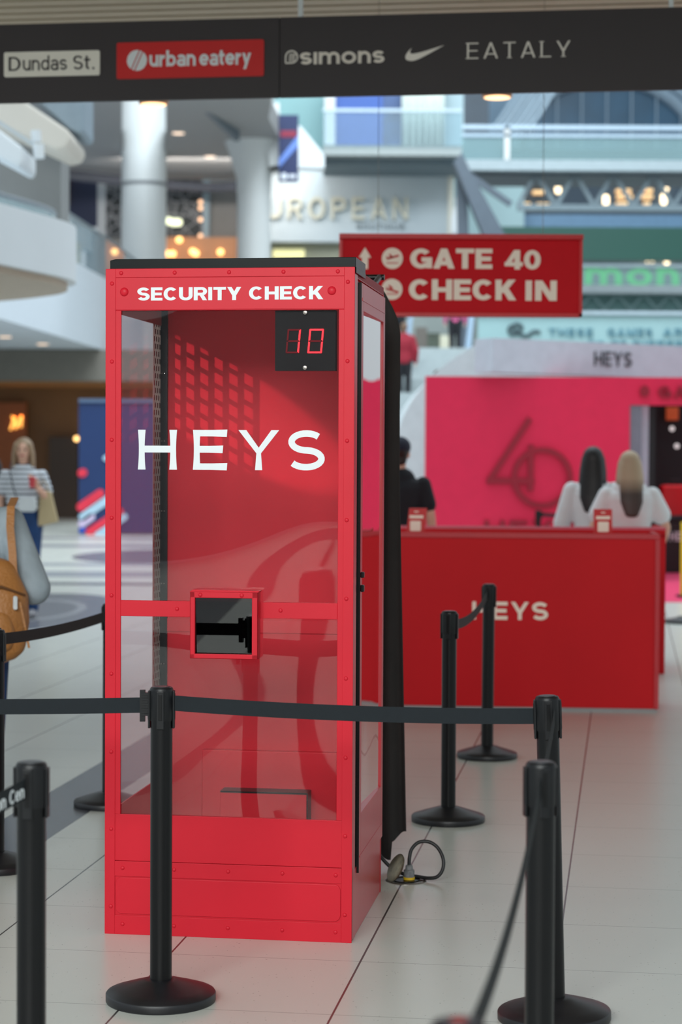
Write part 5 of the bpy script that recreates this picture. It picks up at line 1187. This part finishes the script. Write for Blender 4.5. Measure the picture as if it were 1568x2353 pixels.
dbx = P(1580, 1433, 20); tag(MB().lathe([(.19, 0), (.19, .03), (.05, .06), (.04, .07)], (dbx.x, 20.3, 0), 30).build('round_base', BLKB, None, smooth=True), 'dark round foot cut by the right edge on the grey floor', 'stand base')
# stairs, landing and people in the gap beside the curtain
st = thing('staircase', 'wide pale grey steps climbing behind the white pavilion wing', 'staircase', (2, 42, 0))
stp = MB(); n = 25
for i in range(n): stp.box(.4, 3.45, 35+i*.55, 35+n*.55, i*.17, (i+1)*.17)
stp.build('steps', mat('pale_steps', (158, 168, 170), .7, var=.05), st, world=True)
MB().box(.4, 3.45, 35+n*.55, 60, 3.9, 4.25).build('landing', mat('landing_grey', (150, 158, 160), .7), st, world=True)
struct('wall_landing', MB().pbox(860, 560, 1110, 830, 60.5, .4), mat('glazed_shops', (140, 150, 148), .5, var=.25, scale=.5), 'glazed shop wall at the top of the steps')
trim(MB().pbox(955, 752, 982, 824, 59.5, .3), mat('brown_door', (104, 98, 92), .5), 'brown-grey door panel at the top of the steps')
trim(MB().pbox(982, 765, 1012, 824, 59.6, .3), mat('olive_panel', (88, 98, 86), .6, var=.4, scale=2), 'olive planting panel at the top of the steps')
trim(MB().pbox(1012, 770, 1032, 824, 59.4, .3), mat('cream_lit', (214, 212, 190), .5), 'cream lit panel at the top of the steps')
esc = thing('escalator', 'escalator with pale blue side panels left of the steps, seen past the curtain', 'escalator', P(935, 815, 46))
ppoly(MB(), [(940, 728), (950, 728), (937, 815), (922, 815)], 46, .25).build('side_panel', mat('pale_blue_panel', (150, 174, 196), .4), esc, world=True)
ppoly(MB(), [(1082, 700), (1093, 700), (1083, 800), (1070, 800)], 50, .25).build('side_panel', bpy.data.materials['pale_blue_panel'], esc, world=True)
MAR = mat('dark_red_jacket', (140, 24, 44), .8)
far_person(929, 44.5, 2.89, 'person in dark red jacket standing on the grey steps, back to camera', MAR, DARK, (110, 84, 66), h=1.7, topname='jacket', loose=.03, hem=.86)
far_person(1046, 52, 4.25, 'person in pink top and black trousers at the top of the steps', mat('pink_top', (206, 90, 140), .8), DARK, (60, 44, 36), h=1.7)
far_person(916, 50, 4.25, 'person in dark clothes at the top of the steps, next to the curtain', DARK, DARK, (40, 34, 30), h=1.72)
far_person(1006, 40, 1.70, 'person low on the grey steps, dark head just above the crimson wall corner', DARK, DARK, (70, 44, 36), h=1.66, wide=1.05)
# behind the camera: the rest of the hall, which the panes and posts reflect
struct('wall_behind', MB().box(-12, 12, -9.5, -9.2, 0, 4.2), mat('rear_shop_grey', (86, 84, 86), .6, var=.3, scale=.4), 'shop wall behind the viewer')
